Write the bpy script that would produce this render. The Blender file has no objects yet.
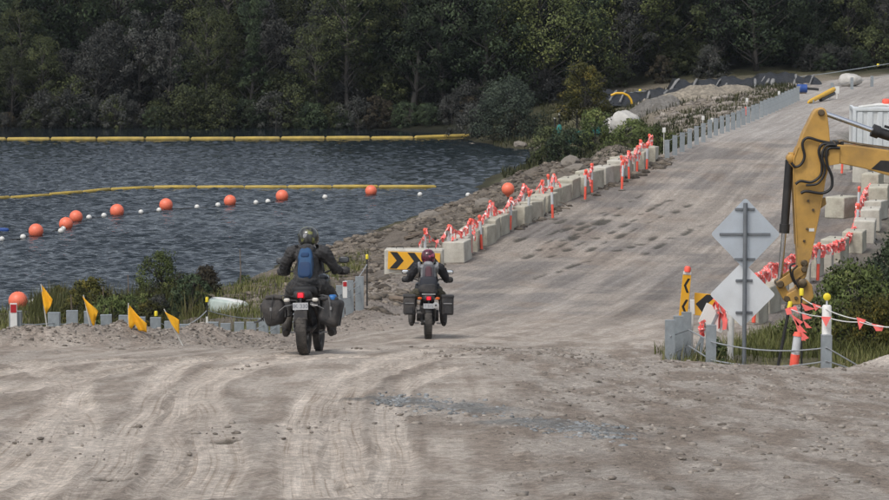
import bpy, bmesh, math, random
import numpy as np
from mathutils import Vector, Matrix, Euler

scene = bpy.context.scene
COL = scene.collection
RAD = math.radians

# ------------------------------------------------------------------ camera
F = 3000.0                       # focal length in pixels of the 889 px wide photograph
PITCH = math.atan(300 / F)
CAMZ = 12.0
cam_d = bpy.data.cameras.new('camera')
cam_d.sensor_width = 36.0
cam_d.lens = F / 889 * 36.0
cam_d.clip_start = 0.5
cam_d.clip_end = 3000
cam = bpy.data.objects.new('camera', cam_d)
cam.location = (0, 0, CAMZ)
cam.rotation_euler = (math.pi / 2 - PITCH, 0, 0)
COL.objects.link(cam)
scene.camera = cam

# ------------------------------------------------------------------ sky, sun, exposure
SUN_EL, SUN_AZ = RAD(56), RAD(215)          # azimuth clockwise from +Y: behind left of the camera
world = bpy.data.worlds.new('World')
scene.world = world
world.use_nodes = True
wn = world.node_tree
for n in list(wn.nodes):
    wn.nodes.remove(n)
sky = wn.nodes.new('ShaderNodeTexSky')
sky.sky_type = 'NISHITA'
sky.sun_disc = False
sky.sun_elevation = SUN_EL
sky.sun_rotation = SUN_AZ
sky.air_density = 1.0
sky.dust_density = 3.5
sky.ozone_density = 1.0
hs = wn.nodes.new('ShaderNodeHueSaturation')
hs.inputs['Saturation'].default_value = 0.44      # thin even cloud: pale grey-blue sky
bg = wn.nodes.new('ShaderNodeBackground')
bg.inputs['Strength'].default_value = 0.12
wo = wn.nodes.new('ShaderNodeOutputWorld')
wn.links.new(sky.outputs[0], hs.inputs['Color'])
wn.links.new(hs.outputs[0], bg.inputs[0])
wn.links.new(bg.outputs[0], wo.inputs[0])
sun_d = bpy.data.lights.new('sun', 'SUN')
sun_d.energy = 1.0
sun_d.angle = RAD(14)
sun_d.color = (1.0, 0.965, 0.92)
sun = bpy.data.objects.new('sun', sun_d)
sdir = Vector((math.sin(SUN_AZ) * math.cos(SUN_EL), math.cos(SUN_AZ) * math.cos(SUN_EL), math.sin(SUN_EL)))
sun.rotation_euler = (-sdir).to_track_quat('-Z', 'Y').to_euler()
sun.location = (-20, -20, 60)
COL.objects.link(sun)
scene.view_settings.view_transform = 'Standard'
scene.view_settings.look = 'None'
scene.view_settings.gamma = 1.0
scene.view_settings.exposure = 0.5
scene.view_settings.use_curve_mapping = False

# ------------------------------------------------------------------ pixel helpers
cp, sp = math.cos(PITCH), math.sin(PITCH)

def ray(px, py):
    cx, cy = (px - 444.5) / F, (250 - py) / F
    return Vector((cx, cp + cy * sp, -sp + cy * cp))

def at(px, py, d):
    r = ray(px, py)
    return Vector((r.x / r.y * d, d, CAMZ + r.z / r.y * d))

def on_water(px, py):
    r = ray(px, py)
    t = -CAMZ / r.z
    return Vector((r.x * t, r.y * t, 0))

# ------------------------------------------------------------------ noise
def vnoise(x, y, seed=0):
    x = np.asarray(x, float); y = np.asarray(y, float)
    xi = np.floor(x).astype(np.int64); yi = np.floor(y).astype(np.int64)
    fx = x - xi; fy = y - yi
    fx = fx * fx * fx * (fx * (fx * 6 - 15) + 10); fy = fy * fy * fy * (fy * (fy * 6 - 15) + 10)
    def h(a, b):
        k = (a * 374761393 + b * 668265263 + seed * 974711) & 0xffffffff
        k = ((k ^ (k >> 13)) * 1274126177) & 0xffffffff
        k = k ^ (k >> 16)
        return k / 4294967295.0
    a = h(xi, yi); b = h(xi + 1, yi); c = h(xi, yi + 1); d = h(xi + 1, yi + 1)
    return (a + (b - a) * fx) * (1 - fy) + (c + (d - c) * fx) * fy

def fbm(x, y, seed=0, octaves=4, gain=0.5):
    s = 0; a = 1.0; t = 0
    for o in range(octaves):
        s = s + a * vnoise(x * 2 ** o + 17.3 * o, y * 2 ** o - 9.1 * o, seed + o)
        t += a; a *= gain
    return s / t

def sstep(a, b, x):
    t = np.clip((x - a) / (b - a), 0, 1)
    return t * t * (3 - 2 * t)

# ------------------------------------------------------------------ terrain function
PY = np.array([-300, -20, 0, 10, 20, 30, 40, 48, 52, 57, 64, 70, 80, 87, 100, 112, 130, 150, 175, 200, 230, 300, 1000.])
PD = np.array([1.9, 1.9, 1.95, 2.78, 3.66, 4.5, 5.36, 6.38, 6.87, 7.43, 8.05, 8.5, 8.98, 9.05, 8.75, 8.35, 8.15, 8.3, 8.55, 8.75, 8.6, 8.0, 0.])
_t = np.arange(-60, 320, 0.25)
_p = np.interp(_t, PY, PD)
_k = np.exp(-0.5 * (np.arange(-16, 17) * 0.25 / 1.4) ** 2); _k /= _k.sum()
_p = np.convolve(np.pad(_p, 16, mode='edge'), _k, mode='valid')

def road_z(y):
    return CAMZ - np.interp(y, _t, _p)

XLY = [-400, 43, 44.5, 46, 49, 55, 66, 72, 80, 87, 112, 119, 175, 203, 222, 250, 300]
XLX = [-60, -40, -14, -6.5, -4.6, -3.0, -1.9, -1.6, -1.5, -0.9, 6.6, 8.6, 20.2, 26.5, 40, 75, 160]
XRY = [-400, 41.5, 43, 46, 50, 62, 79, 93, 107, 117, 135, 175, 220, 300]
XRX = [60, 40, 6.5, 3.8, 4.2, 6.6, 9.8, 13.2, 15.8, 16.2, 17.6, 34, 60, 190]

def XL(y): return np.interp(y, XLY, XLX)
def XR(y): return np.interp(y, XRY, XRX)

CTRL = np.array([
    # shoreline
    (-4.6, 120, 0), (-1.1, 136, 0), (1.7, 147, 0), (4.8, 167, 0), (5.7, 178, 0), (3.2, 186, .1), (0.3, 196.5, 0), (-10, 204, 0),
    (-30, 205.3, 0), (-60, 207, 0), (-9.5, 97, 0), (-15, 97, 0), (-25, 95, 0), (-40, 92, 0), (-7, 106, 0), (-60, 88, 0),
    # lake bed
    (-20, 130, -2.5), (-20, 170, -2.5), (-50, 150, -3), (-8, 150, -1.6), (-40, 112, -1.5), (-3, 178, -1), (-14, 110, -1.2), (-60, 120, -2),
    # near bank, left
    (-8, 48, 5.2), (-8, 52, 4.6), (-16, 47, 5.3), (-30, 46, 5.3), (-16, 53, 4.4), (-5, 60, 3.75), (-10, 60, 3.6), (-20, 62, 3.2),
    (-5.5, 75, 2.85), (-11, 75, 2.6), (-22, 76, 2.0), (-6, 86, 2.2), (-12, 86, 1.5), (-24, 86, 1.0), (-40, 70, 2), (-4, 94, 1.9), (-4.5, 104, 1.5),
    (-3.2, 66, 3.6), (-3.0, 72, 3.4), (-3.0, 82, 2.9), (-2, 100, 2.4), (1.5, 110, 2.5), (1.2, 122, 1.6), (4, 132, 1.7), (3.5, 120, 3.2),
    # peninsula and the works area
    (8, 150, 1.6), (10, 140, 2.6), (8.5, 165, 1.0), (12, 162, 2.5), (12, 178, 2.5), (16, 188, 2.9), (22, 198, 3.1), (9, 188, 1.5), (7, 200, 1.3),
    (16, 165, 3.3), (30, 208, 3.2), (12, 205, 2.2),
    # far hillside
    (0, 208, 1.2), (-20, 212, 1.3), (-60, 214, 1.5), (0, 260, 9.5), (-60, 260, 10), (40, 225, 4), (30, 262, 9), (70, 260, 9), (20, 222, 4),
    (0, 300, 17), (-70, 300, 17), (70, 300, 16),
    # right side
    (4.8, 46.5, 5.55), (6, 45, 5.75), (8, 44, 5.85), (12, 46, 5.5), (10, 52, 5.0), (6.2, 53, 4.95), (9, 62, 4.1), (14, 55, 4.8), (20, 48, 5.4),
    (16, 72, 3.0), (20, 90, 2.6), (24, 108, 2.9), (18.2, 124, 3.15), (22, 126, 3.15), (27, 128, 3.2), (30, 125, 3.3), (40, 125, 3.5), (50, 150, 3.5), (60, 100, 2), (40, 60, 4), (60, 200, 3.6),
    (-60, 20, 9.5), (60, 20, 9.0), (0, -30, 10.1), (60, -30, 10.1), (-60, -30, 10.1),
], float)

def _phi(dx, dy): return np.sqrt(dx * dx + dy * dy + 4.0)
_n = len(CTRL)
_A = np.zeros((_n + 3, _n + 3))
_A[:_n, :_n] = _phi(CTRL[:, None, 0] - CTRL[None, :, 0], CTRL[:, None, 1] - CTRL[None, :, 1])
_A[:_n, _n] = 1; _A[:_n, _n + 1] = CTRL[:, 0]; _A[:_n, _n + 2] = CTRL[:, 1]
_A[_n:, :_n] = _A[:_n, _n:].T
_W = np.linalg.solve(_A + 1e-9 * np.eye(_n + 3), np.concatenate([CTRL[:, 2], [0, 0, 0]]))

def base_z(x, y):
    x = np.clip(x, -70, 70); yc = np.clip(y, -30, 300)
    out = np.empty(x.shape)
    fx, fy, fo = x.ravel(), yc.ravel(), out.ravel()
    for i in range(0, fx.size, 60000):
        a, b = fx[i:i + 60000], fy[i:i + 60000]
        fo[i:i + 60000] = _phi(a[:, None] - CTRL[None, :, 0], b[:, None] - CTRL[None, :, 1]) @ _W[:_n] + _W[_n] + _W[_n + 1] * a + _W[_n + 2] * b
    out = fo.reshape(x.shape)
    return out + np.clip((y - 300) * 0.12, 0, 22)

def seg_dist(x, y, pts):
    """distance to a polyline, and the signed side offset of the nearest segment"""
    best = np.full(x.shape, 1e9); side = np.zeros(x.shape); par = np.zeros(x.shape); acc = 0.0
    for (ax, ay), (bx_, by_) in zip(pts[:-1], pts[1:]):
        dx, dy = bx_ - ax, by_ - ay
        L = math.hypot(dx, dy)
        t = np.clip(((x - ax) * dx + (y - ay) * dy) / (L * L), 0, 1)
        qx, qy = x - (ax + t * dx), y - (ay + t * dy)
        d = np.sqrt(qx * qx + qy * qy)
        s = np.where((dx * qy - dy * qx) > 0, d, -d)
        m = d < best
        best = np.where(m, d, best); side = np.where(m, s, side); par = np.where(m, acc + t * L, par)
        acc += L
    return best, side, par

WINDROW = [(-40, 44.0), (-14, 44.8), (-7, 45.6), (-5.2, 46.8), (-3.9, 49.5), (-3.2, 53)]
WINDROW2 = [(-3.2, 53), (-2.5, 60), (-1.9, 66), (-1.5, 74), (-1.4, 80)]

def corridor(x, y):
    """1 on the roadway, 0 off it"""
    w = 1.3
    wob = (fbm(x * 0.6, y * 0.6, 31, 2) - .5) * 0.8
    return sstep(-w, 0.2, np.minimum(x - XL(y), XR(y) - x) + wob)

def rough_mask(x, y):
    """broken, churned ground right of the wheel tracks in the foreground"""
    a = sstep(-0.8, 1.0, x - (y - 30) * 0.02 + (fbm(x * .5, y * .25, 5, 3) - .5) * 2.5)
    b = 0.42 * sstep(.58, .70, fbm(x * .9, y * .28, 44, 3)) * sstep(30, 26, np.abs(x))
    return np.maximum(a, b) * sstep(60, 46, y)

def ground_base(x, y):
    x = np.asarray(x, float); y = np.asarray(y, float)
    m = corridor(x, y)
    zr = road_z(y) - 0.05 * np.clip(x - 0.5, 0, 12) * sstep(18, 34, y) * sstep(56, 46, y)
    z = base_z(x, y) * (1 - m) + zr * m
    d, s, p = seg_dist(x, y, WINDROW)
    n = fbm(x * 1.6, y * 1.6, 9, 3)
    z = z + (0.16 + 0.34 * n) * np.exp(-(d / 0.62) ** 2) * sstep(-3.0, -4.0, x)
    d, s, p = seg_dist(x, y, WINDROW2)
    z = z + (0.05 + 0.2 * n) * np.exp(-(d / 0.5) ** 2)
    z = z + 0.33 * np.exp(-((x - 6.9) / 0.9) ** 2 - ((y - 42.6) / 0.8) ** 2)          # pale spoil heap, right
    z = z - 0.27 * np.exp(-((x - 4.0) / 1.7) ** 2 - ((y - 44.6) / 2.0) ** 2)
    z = z + 0.75 * np.exp(-((x - 7.6) / 1.5) ** 2 - ((y - 134) / 2.6) ** 2)           # rubble heap behind the blocks
    return z

def H(x, y):
    x = np.asarray(x, float); y = np.asarray(y, float)
    z = ground_base(x, y)
    m = corridor(x, y)
    off = (1 - m) * sstep(-0.4, 0.4, z)
    z = z + off * (fbm(x * 0.8, y * 0.8, 3, 4) - .5) * 0.42
    r = rough_mask(x, y)
    z = z + m * (fbm(x * 0.35, y * 0.35, 21, 3) - .5) * 0.10
    z = z + m * r * ((fbm(x * 2.2, y * .8, 12, 2, .5) - .5) * 0.05 + (fbm(x * 6.5, y * 6.5, 15, 2, .6) - .5) * 0.035 + np.clip(vnoise(x * 6, y * 6, 77) - .74, 0, 1) * 0.10)
    z = z + m * (1 - r) * (fbm(x * 2.4, y * .7, 13, 3, .5) - .5) * 0.020
    return z

def hz(x, y):
    return float(H(np.array([x]), np.array([y]))[0])

def ground_px(px, py, d0=12, d1=260):
    r = ray(px, py)
    d = np.arange(d0, d1, 0.05)
    z = CAMZ + r.z / r.y * d
    g = ground_base(r.x / r.y * d, d)
    i = np.argmax(g > z)
    return Vector((r.x / r.y * d[i], d[i], g[i]))

# ------------------------------------------------------------------ object helpers
def tag(o, label=None, cat=None, group=None, kind=None):
    if label: o['label'] = label
    if cat: o['category'] = cat
    if group: o['group'] = group
    if kind: o['kind'] = kind
    return o

def thing(name, label, cat, loc=(0, 0, 0), rotz=0.0, group=None):
    o = bpy.data.objects.new(name, None)
    o.empty_display_size = 0.2
    o.location = loc
    o.rotation_euler = (0, 0, rotz)
    COL.objects.link(o)
    return tag(o, label, cat, group)

def copy_tree(o, parent=None):
    c = o.copy()
    COL.objects.link(c)
    c.parent = parent
    for ch in o.children:
        copy_tree(ch, c)
    return c

def np_mesh(name, V, Fq, mat=None, smooth=False, attrs=None):
    me = bpy.data.meshes.new(name)
    V = np.asarray(V, np.float32); Fq = np.asarray(Fq, np.int32)
    k = Fq.shape[1]
    me.vertices.add(len(V)); me.vertices.foreach_set('co', V.ravel())
    me.loops.add(Fq.size); me.loops.foreach_set('vertex_index', Fq.ravel())
    me.polygons.add(len(Fq))
    me.polygons.foreach_set('loop_start', np.arange(0, Fq.size, k, dtype=np.int32))
    me.polygons.foreach_set('loop_total', np.full(len(Fq), k, np.int32))
    if smooth: me.polygons.foreach_set('use_smooth', np.ones(len(Fq), bool))
    for an, (typ, data) in (attrs or {}).items():
        a = me.attributes.new(an, typ, 'POINT')
        a.data.foreach_set('color' if typ == 'FLOAT_COLOR' else ('vector' if typ == 'FLOAT_VECTOR' else 'value'), np.asarray(data, np.float32).ravel())
    me.update(calc_edges=True)
    if mat: me.materials.append(mat)
    return me

def link(name, me, parent=None, loc=None):
    o = bpy.data.objects.new(name, me)
    COL.objects.link(o)
    if parent: o.parent = parent
    if loc is not None: o.location = loc
    return o

class MB:
    def __init__(self): self.v = []; self.f = []
    def add(self, vs, fs):
        b = len(self.v)
        self.v += [Vector(p) for p in vs]
        self.f += [tuple(b + i for i in q) for q in fs]
        return self
    def box(self, c, s, rot=None):
        c = Vector(c); hx, hy, hz_ = s[0] / 2, s[1] / 2, s[2] / 2
        vs = [Vector((x * hx, y * hy, z * hz_)) for z in (-1, 1) for y in (-1, 1) for x in (-1, 1)]
        if rot is not None:
            R = rot.to_matrix() if hasattr(rot, 'to_matrix') else rot
            vs = [R @ q for q in vs]
        return self.add([c + q for q in vs], [(0, 2, 3, 1), (4, 5, 7, 6), (0, 1, 5, 4), (2, 6, 7, 3), (0, 4, 6, 2), (1, 3, 7, 5)])
    def cbox(self, c, s, b=0.01, rot=None, seg=1):
        bm = bmesh.new()
        bmesh.ops.create_cube(bm, size=1)
        bmesh.ops.scale(bm, vec=s, verts=bm.verts)
        bmesh.ops.bevel(bm, geom=list(bm.edges), offset=b, segments=seg, profile=.5, affect='EDGES')
        c = Vector(c)
        R = None if rot is None else (rot.to_matrix() if hasattr(rot, 'to_matrix') else rot)
        bm.verts.index_update()
        vs = [c + (R @ v.co if R else v.co) for v in bm.verts]
        fs = [[v.index for v in f.verts] for f in bm.faces]
        bm.free()
        return self.add(vs, fs)
    def tube(self, path, r, n=8, cap=True):
        P = [Vector(p) for p in path]
        rs = [r] * len(P) if not hasattr(r, '__len__') else list(r)
        vs, fs = [], []
        up = None
        for i, p in enumerate(P):
            t = (P[min(i + 1, len(P) - 1)] - P[max(i - 1, 0)])
            t = t.normalized() if t.length > 1e-9 else Vector((0, 0, 1))
            if up is None:
                up = Vector((0, 0, 1)) if abs(t.z) < .9 else Vector((1, 0, 0))
            a = t.cross(up)
            a = a.normalized() if a.length > 1e-6 else t.orthogonal().normalized()
            b = a.cross(t).normalized(); up = b
            rr = rs[i] if hasattr(rs[i], '__len__') else (rs[i], rs[i])
            for k in range(n):
                th = 2 * math.pi * k / n
                vs.append(p + a * (math.cos(th) * rr[0]) + b * (math.sin(th) * rr[1]))
        for i in range(len(P) - 1):
            for k in range(n):
                k2 = (k + 1) % n
                fs.append((i * n + k, i * n + k2, (i + 1) * n + k2, (i + 1) * n + k))
        if cap:
            fs.append(tuple(reversed(range(n)))); fs.append(tuple((len(P) - 1) * n + k for k in range(n)))
        return self.add(vs, fs)
    def lathe(self, prof, n=16, M=None):
        """profile of (radius, height) about local Z, then moved by matrix M"""
        vs, fs = [], []
        for r, z in prof:
            for k in range(n):
                th = 2 * math.pi * k / n
                vs.append(Vector((r * math.cos(th), r * math.sin(th), z)))
        for i in range(len(prof) - 1):
            for k in range(n):
                k2 = (k + 1) % n
                fs.append((i * n + k, i * n + k2, (i + 1) * n + k2, (i + 1) * n + k))
        fs.append(tuple(reversed(range(n)))); fs.append(tuple((len(prof) - 1) * n + k for k in range(n)))
        if M is not None: vs = [M @ q for q in vs]
        return self.add(vs, fs)
    def sbox(self, c, r, e=0.4, n=20, m=12, rot=None, warp=None):
        """superellipsoid: a rounded box"""
        c = Vector(c); vs, fs = [], []
        def pw(a): return math.copysign(abs(a) ** e, a)
        R = None if rot is None else (rot.to_matrix() if hasattr(rot, 'to_matrix') else rot)
        for i in range(m + 1):
            ph = -math.pi / 2 + math.pi * i / m
            for k in range(n):
                th = 2 * math.pi * k / n
                q = Vector((r[0] * pw(math.cos(ph)) * pw(math.cos(th)), r[1] * pw(math.cos(ph)) * pw(math.sin(th)), r[2] * pw(math.sin(ph))))
                if warp: q = warp(q)
                vs.append(c + (R @ q if R else q))
        for i in range(m):
            for k in range(n):
                k2 = (k + 1) % n
                fs.append((i * n + k, i * n + k2, (i + 1) * n + k2, (i + 1) * n + k))
        return self.add(vs, fs)
    def prism(self, poly, off):
        """polygon of 3D points extruded by the vector off"""
        off = Vector(off); P = [Vector(p) for p in poly]; n = len(P)
        fs = [tuple(range(n)), tuple(reversed(range(n, 2 * n)))]
        fs += [(i, n + i, n + (i + 1) % n, (i + 1) % n) for i in range(n)]
        return self.add(P + [p + off for p in P], fs)
    def build(self, name, mat, parent=None, origin=None, smooth=False, loc=None, fix=True, bevel=0):
        me = bpy.data.meshes.new(name)
        o0 = Vector(origin) if origin is not None else Vector((0, 0, 0))
        me.from_pydata([tuple(p - o0) for p in self.v], [], self.f)
        if fix or bevel:
            bm = bmesh.new(); bm.from_mesh(me)
            bmesh.ops.remove_doubles(bm, verts=bm.verts, dist=1e-6)
            bmesh.ops.recalc_face_normals(bm, faces=bm.faces)
            bm.to_mesh(me); bm.free()
        if smooth:
            me.polygons.foreach_set('use_smooth', np.ones(len(me.polygons), bool))
            me.update()
            try: me.set_sharp_from_angle(angle=RAD(42))
            except Exception: pass
        if isinstance(mat, (list, tuple)):
            for m in mat: me.materials.append(m)
        elif mat: me.materials.append(mat)
        o = link(name, me, parent)
        if origin is not None and parent is None: o.location = o0
        if loc is not None: o.location = loc
        return o

# ------------------------------------------------------------------ materials
def ng(name):
    m = bpy.data.materials.new(name); m.use_nodes = True
    nt = m.node_tree
    b = nt.nodes['Principled BSDF']
    return m, nt, b

def nd(nt, t, **kw):
    n = nt.nodes.new(t)
    for k, v in kw.items():
        if k in n.inputs: n.inputs[k].default_value = v
        else: setattr(n, k, v)
    return n

def mixc(nt, a, b, fac, blend='MIX'):
    n = nt.nodes.new('ShaderNodeMix'); n.data_type = 'RGBA'; n.blend_type = blend
    for s, v in ((n.inputs[6], a), (n.inputs[7], b), (n.inputs[0], fac)):
        if hasattr(v, 'links') or hasattr(v, 'is_linked'): nt.links.new(v, s)
        elif isinstance(v, (int, float)): s.default_value = v
        else: s.default_value = (*v, 1)
    return n.outputs[2]

def ramp(nt, src, stops):
    r = nt.nodes.new('ShaderNodeValToRGB')
    el = r.color_ramp.elements
    while len(el) < len(stops): el.new(.5)
    for e, (p, c) in zip(el, stops):
        e.position = p
        e.color = (c, c, c, 1) if isinstance(c, (int, float)) else (*c, 1)
    nt.links.new(src, r.inputs[0])
    return r.outputs[0]

def mat(name, col, rough=.6, metal=0.0, var=0.15, scale=6.0, dirt=None, dirt_amt=0.3, bump=0.0, bscale=40.0, spec=0.5, bdist=0.01, coat=0):
    m, nt, b = ng(name)
    tc = nd(nt, 'ShaderNodeTexCoord')
    n1 = nd(nt, 'ShaderNodeTexNoise', Scale=scale, Detail=5.0, Roughness=.6)
    nt.links.new(tc.outputs['Object'], n1.inputs['Vector'])
    f = ramp(nt, n1.outputs['Fac'], [(.3, 1 - var), (.7, 1 + var * .6)])
    c = mixc(nt, col, f, 1.0, 'MULTIPLY')
    if dirt:
        n2 = nd(nt, 'ShaderNodeTexNoise', Scale=scale * .45, Detail=8.0, Roughness=.7)
        nt.links.new(tc.outputs['Object'], n2.inputs['Vector'])
        c = mixc(nt, c, dirt, ramp(nt, n2.outputs['Fac'], [(.42, 0.0), (.72, dirt_amt * 2 if dirt_amt < .5 else 1.0)]))
    nt.links.new(c, b.inputs['Base Color'])
    nr = ramp(nt, n1.outputs['Fac'], [(.3, max(0, rough - .08)), (.7, min(1, rough + .1))])
    nt.links.new(nr, b.inputs['Roughness'])
    b.inputs['Metallic'].default_value = metal
    b.inputs['Specular IOR Level'].default_value = spec
    if coat: b.inputs['Coat Weight'].default_value = coat
    if bump:
        n3 = nd(nt, 'ShaderNodeTexNoise', Scale=bscale, Detail=6.0, Roughness=.6)
        nt.links.new(tc.outputs['Object'], n3.inputs['Vector'])
        bp = nd(nt, 'ShaderNodeBump', Strength=bump, Distance=bdist)
        nt.links.new(n3.outputs['Fac'], bp.inputs['Height'])
        nt.links.new(bp.outputs[0], b.inputs['Normal'])
    return m

# ------------------------------------------------------------------ terrain colours and sheets
PALE = np.array((.475, .430, .378)); MID = np.array((.315, .277, .240)); BROWN = np.array((.262, .216, .176))
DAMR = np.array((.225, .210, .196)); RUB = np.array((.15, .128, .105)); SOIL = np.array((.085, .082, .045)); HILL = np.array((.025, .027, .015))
BLUEG = np.array((.20, .205, .20))

def wpx(L): return [(lambda g: (g.x, g.y))(ground_px(px, py)) for px, py in L]
def smooth_line(P, k=7):
    P = [Vector((*p, 0)) for p in P]; S = []
    for i in range(len(P) - 1):
        p0, p1, p2, p3 = P[max(i - 1, 0)], P[i], P[i + 1], P[min(i + 2, len(P) - 1)]
        for j in range(k):
            t = j / k
            q = .5 * ((2 * p1) + (p2 - p0) * t + (2 * p0 - 5 * p1 + 4 * p2 - p3) * t * t + (3 * p1 - p0 - 3 * p2 + p3) * t ** 3)
            S.append((q.x, q.y))
    return S + [(P[-1].x, P[-1].y)]
TRACKS = [(smooth_line(wpx(l)), w, n, s) for l, w, n, s in [
    ([(-40, 499), (15, 460), (45, 425), (68, 400), (64, 378), (20, 362)], .42, 6, 1),
    ([(35, 499), (60, 470), (85, 430), (70, 395), (95, 375), (170, 362)], .30, 4, 2),
    ([(95, 499), (118, 455), (150, 405), (158, 380), (185, 364), (260, 355)], .36, 5, 3),
    ([(205, 499), (222, 460), (205, 420), (200, 395), (220, 374), (300, 358)], .46, 6, 4),
    ([(320, 499), (306, 455), (310, 420), (326, 388), (370, 366), (430, 350)], .44, 6, 5),
    ([(352, 499), (346, 455), (342, 420), (352, 390), (395, 368), (470, 350)], .34, 4, 6),
    ([(150, 499), (172, 450), (180, 410), (190, 385), (215, 368)], .26, 4, 7),
    ([(400, 499), (392, 455), (386, 420), (400, 390), (450, 366)], .3, 4, 11),
    ([(0, 395), (90, 372), (200, 360), (330, 356), (460, 356)], .5, 5, 8),
    ([(-20, 372), (150, 358), (320, 352), (420, 348)], .5, 5, 9),
]]
# wheel lines running down the grade and along the dam crest
RUTS = [[(x0 + o, y) for x0, y in ((-2.2, 40), (-1.6, 46), (-0.5, 57), (1.2, 68), (3.2, 82), (6.5, 98), (10.4, 114), (15, 135), (24, 172))]
        for o in (-.55, .9, 2.3, 3.7)]
PUDDLES = []
_r = random.Random(4)
for (px, py, n, dx, dy) in [(590, 262, 4, -16, 5), (668, 200, 6, -9, 5), (612, 232, 5, -15, 6), (640, 196, 9, -11, 6.5), (690, 206, 8, -14, 6), (605, 214, 5, -13, 5), (560, 245, 5, 14, -7), (700, 225, 5, -14, 7), (560, 222, 3, -20, 9), (655, 238, 4, -12, 4), (530, 255, 3, 9, -6)]:
    for i in range(n):
        g = ground_px(px + dx * i + _r.uniform(-2, 2), py + dy * i + _r.uniform(-1, 1), 70)
        PUDDLES.append((g.x, g.y, _r.uniform(.04, .15), _r.uniform(.15, 1.0)))

CENTRE = [(-2, 5), (-2.2, 38), (-.6, 52), (1.6, 64), (4.6, 80), (9.2, 100), (12.9, 118), (20, 150), (27, 180), (33, 205), (60, 240)]
def road_attrs(x, y, fine):
    d, s, p = seg_dist(x, y, CENTRE)
    m = corridor(x, y)
    r = rough_mask(x, y)
    uv = np.stack([s, p, m * (1 - .85 * r)], 1)
    tr = np.zeros((len(x), 3))
    if fine:
        for pts, w, n, sd in TRACKS:
            d, s, p = seg_dist(x, y, pts)
            wob = (fbm(p * .35, s * 0 + sd, 70 + sd, 2) - .5) * .14
            u = (s + wob) / w
            k = sstep(.66, .44, np.abs(u)) * (.62 + .38 * sstep(.30, .48, fbm(x * .8, y * .3, 80 + sd, 3))) * m
            b = k > tr[:, 2]
            tr[b] = np.stack([u[b] * n + sd * 7, p[b], k[b]], 1)
    return uv, tr

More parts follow.
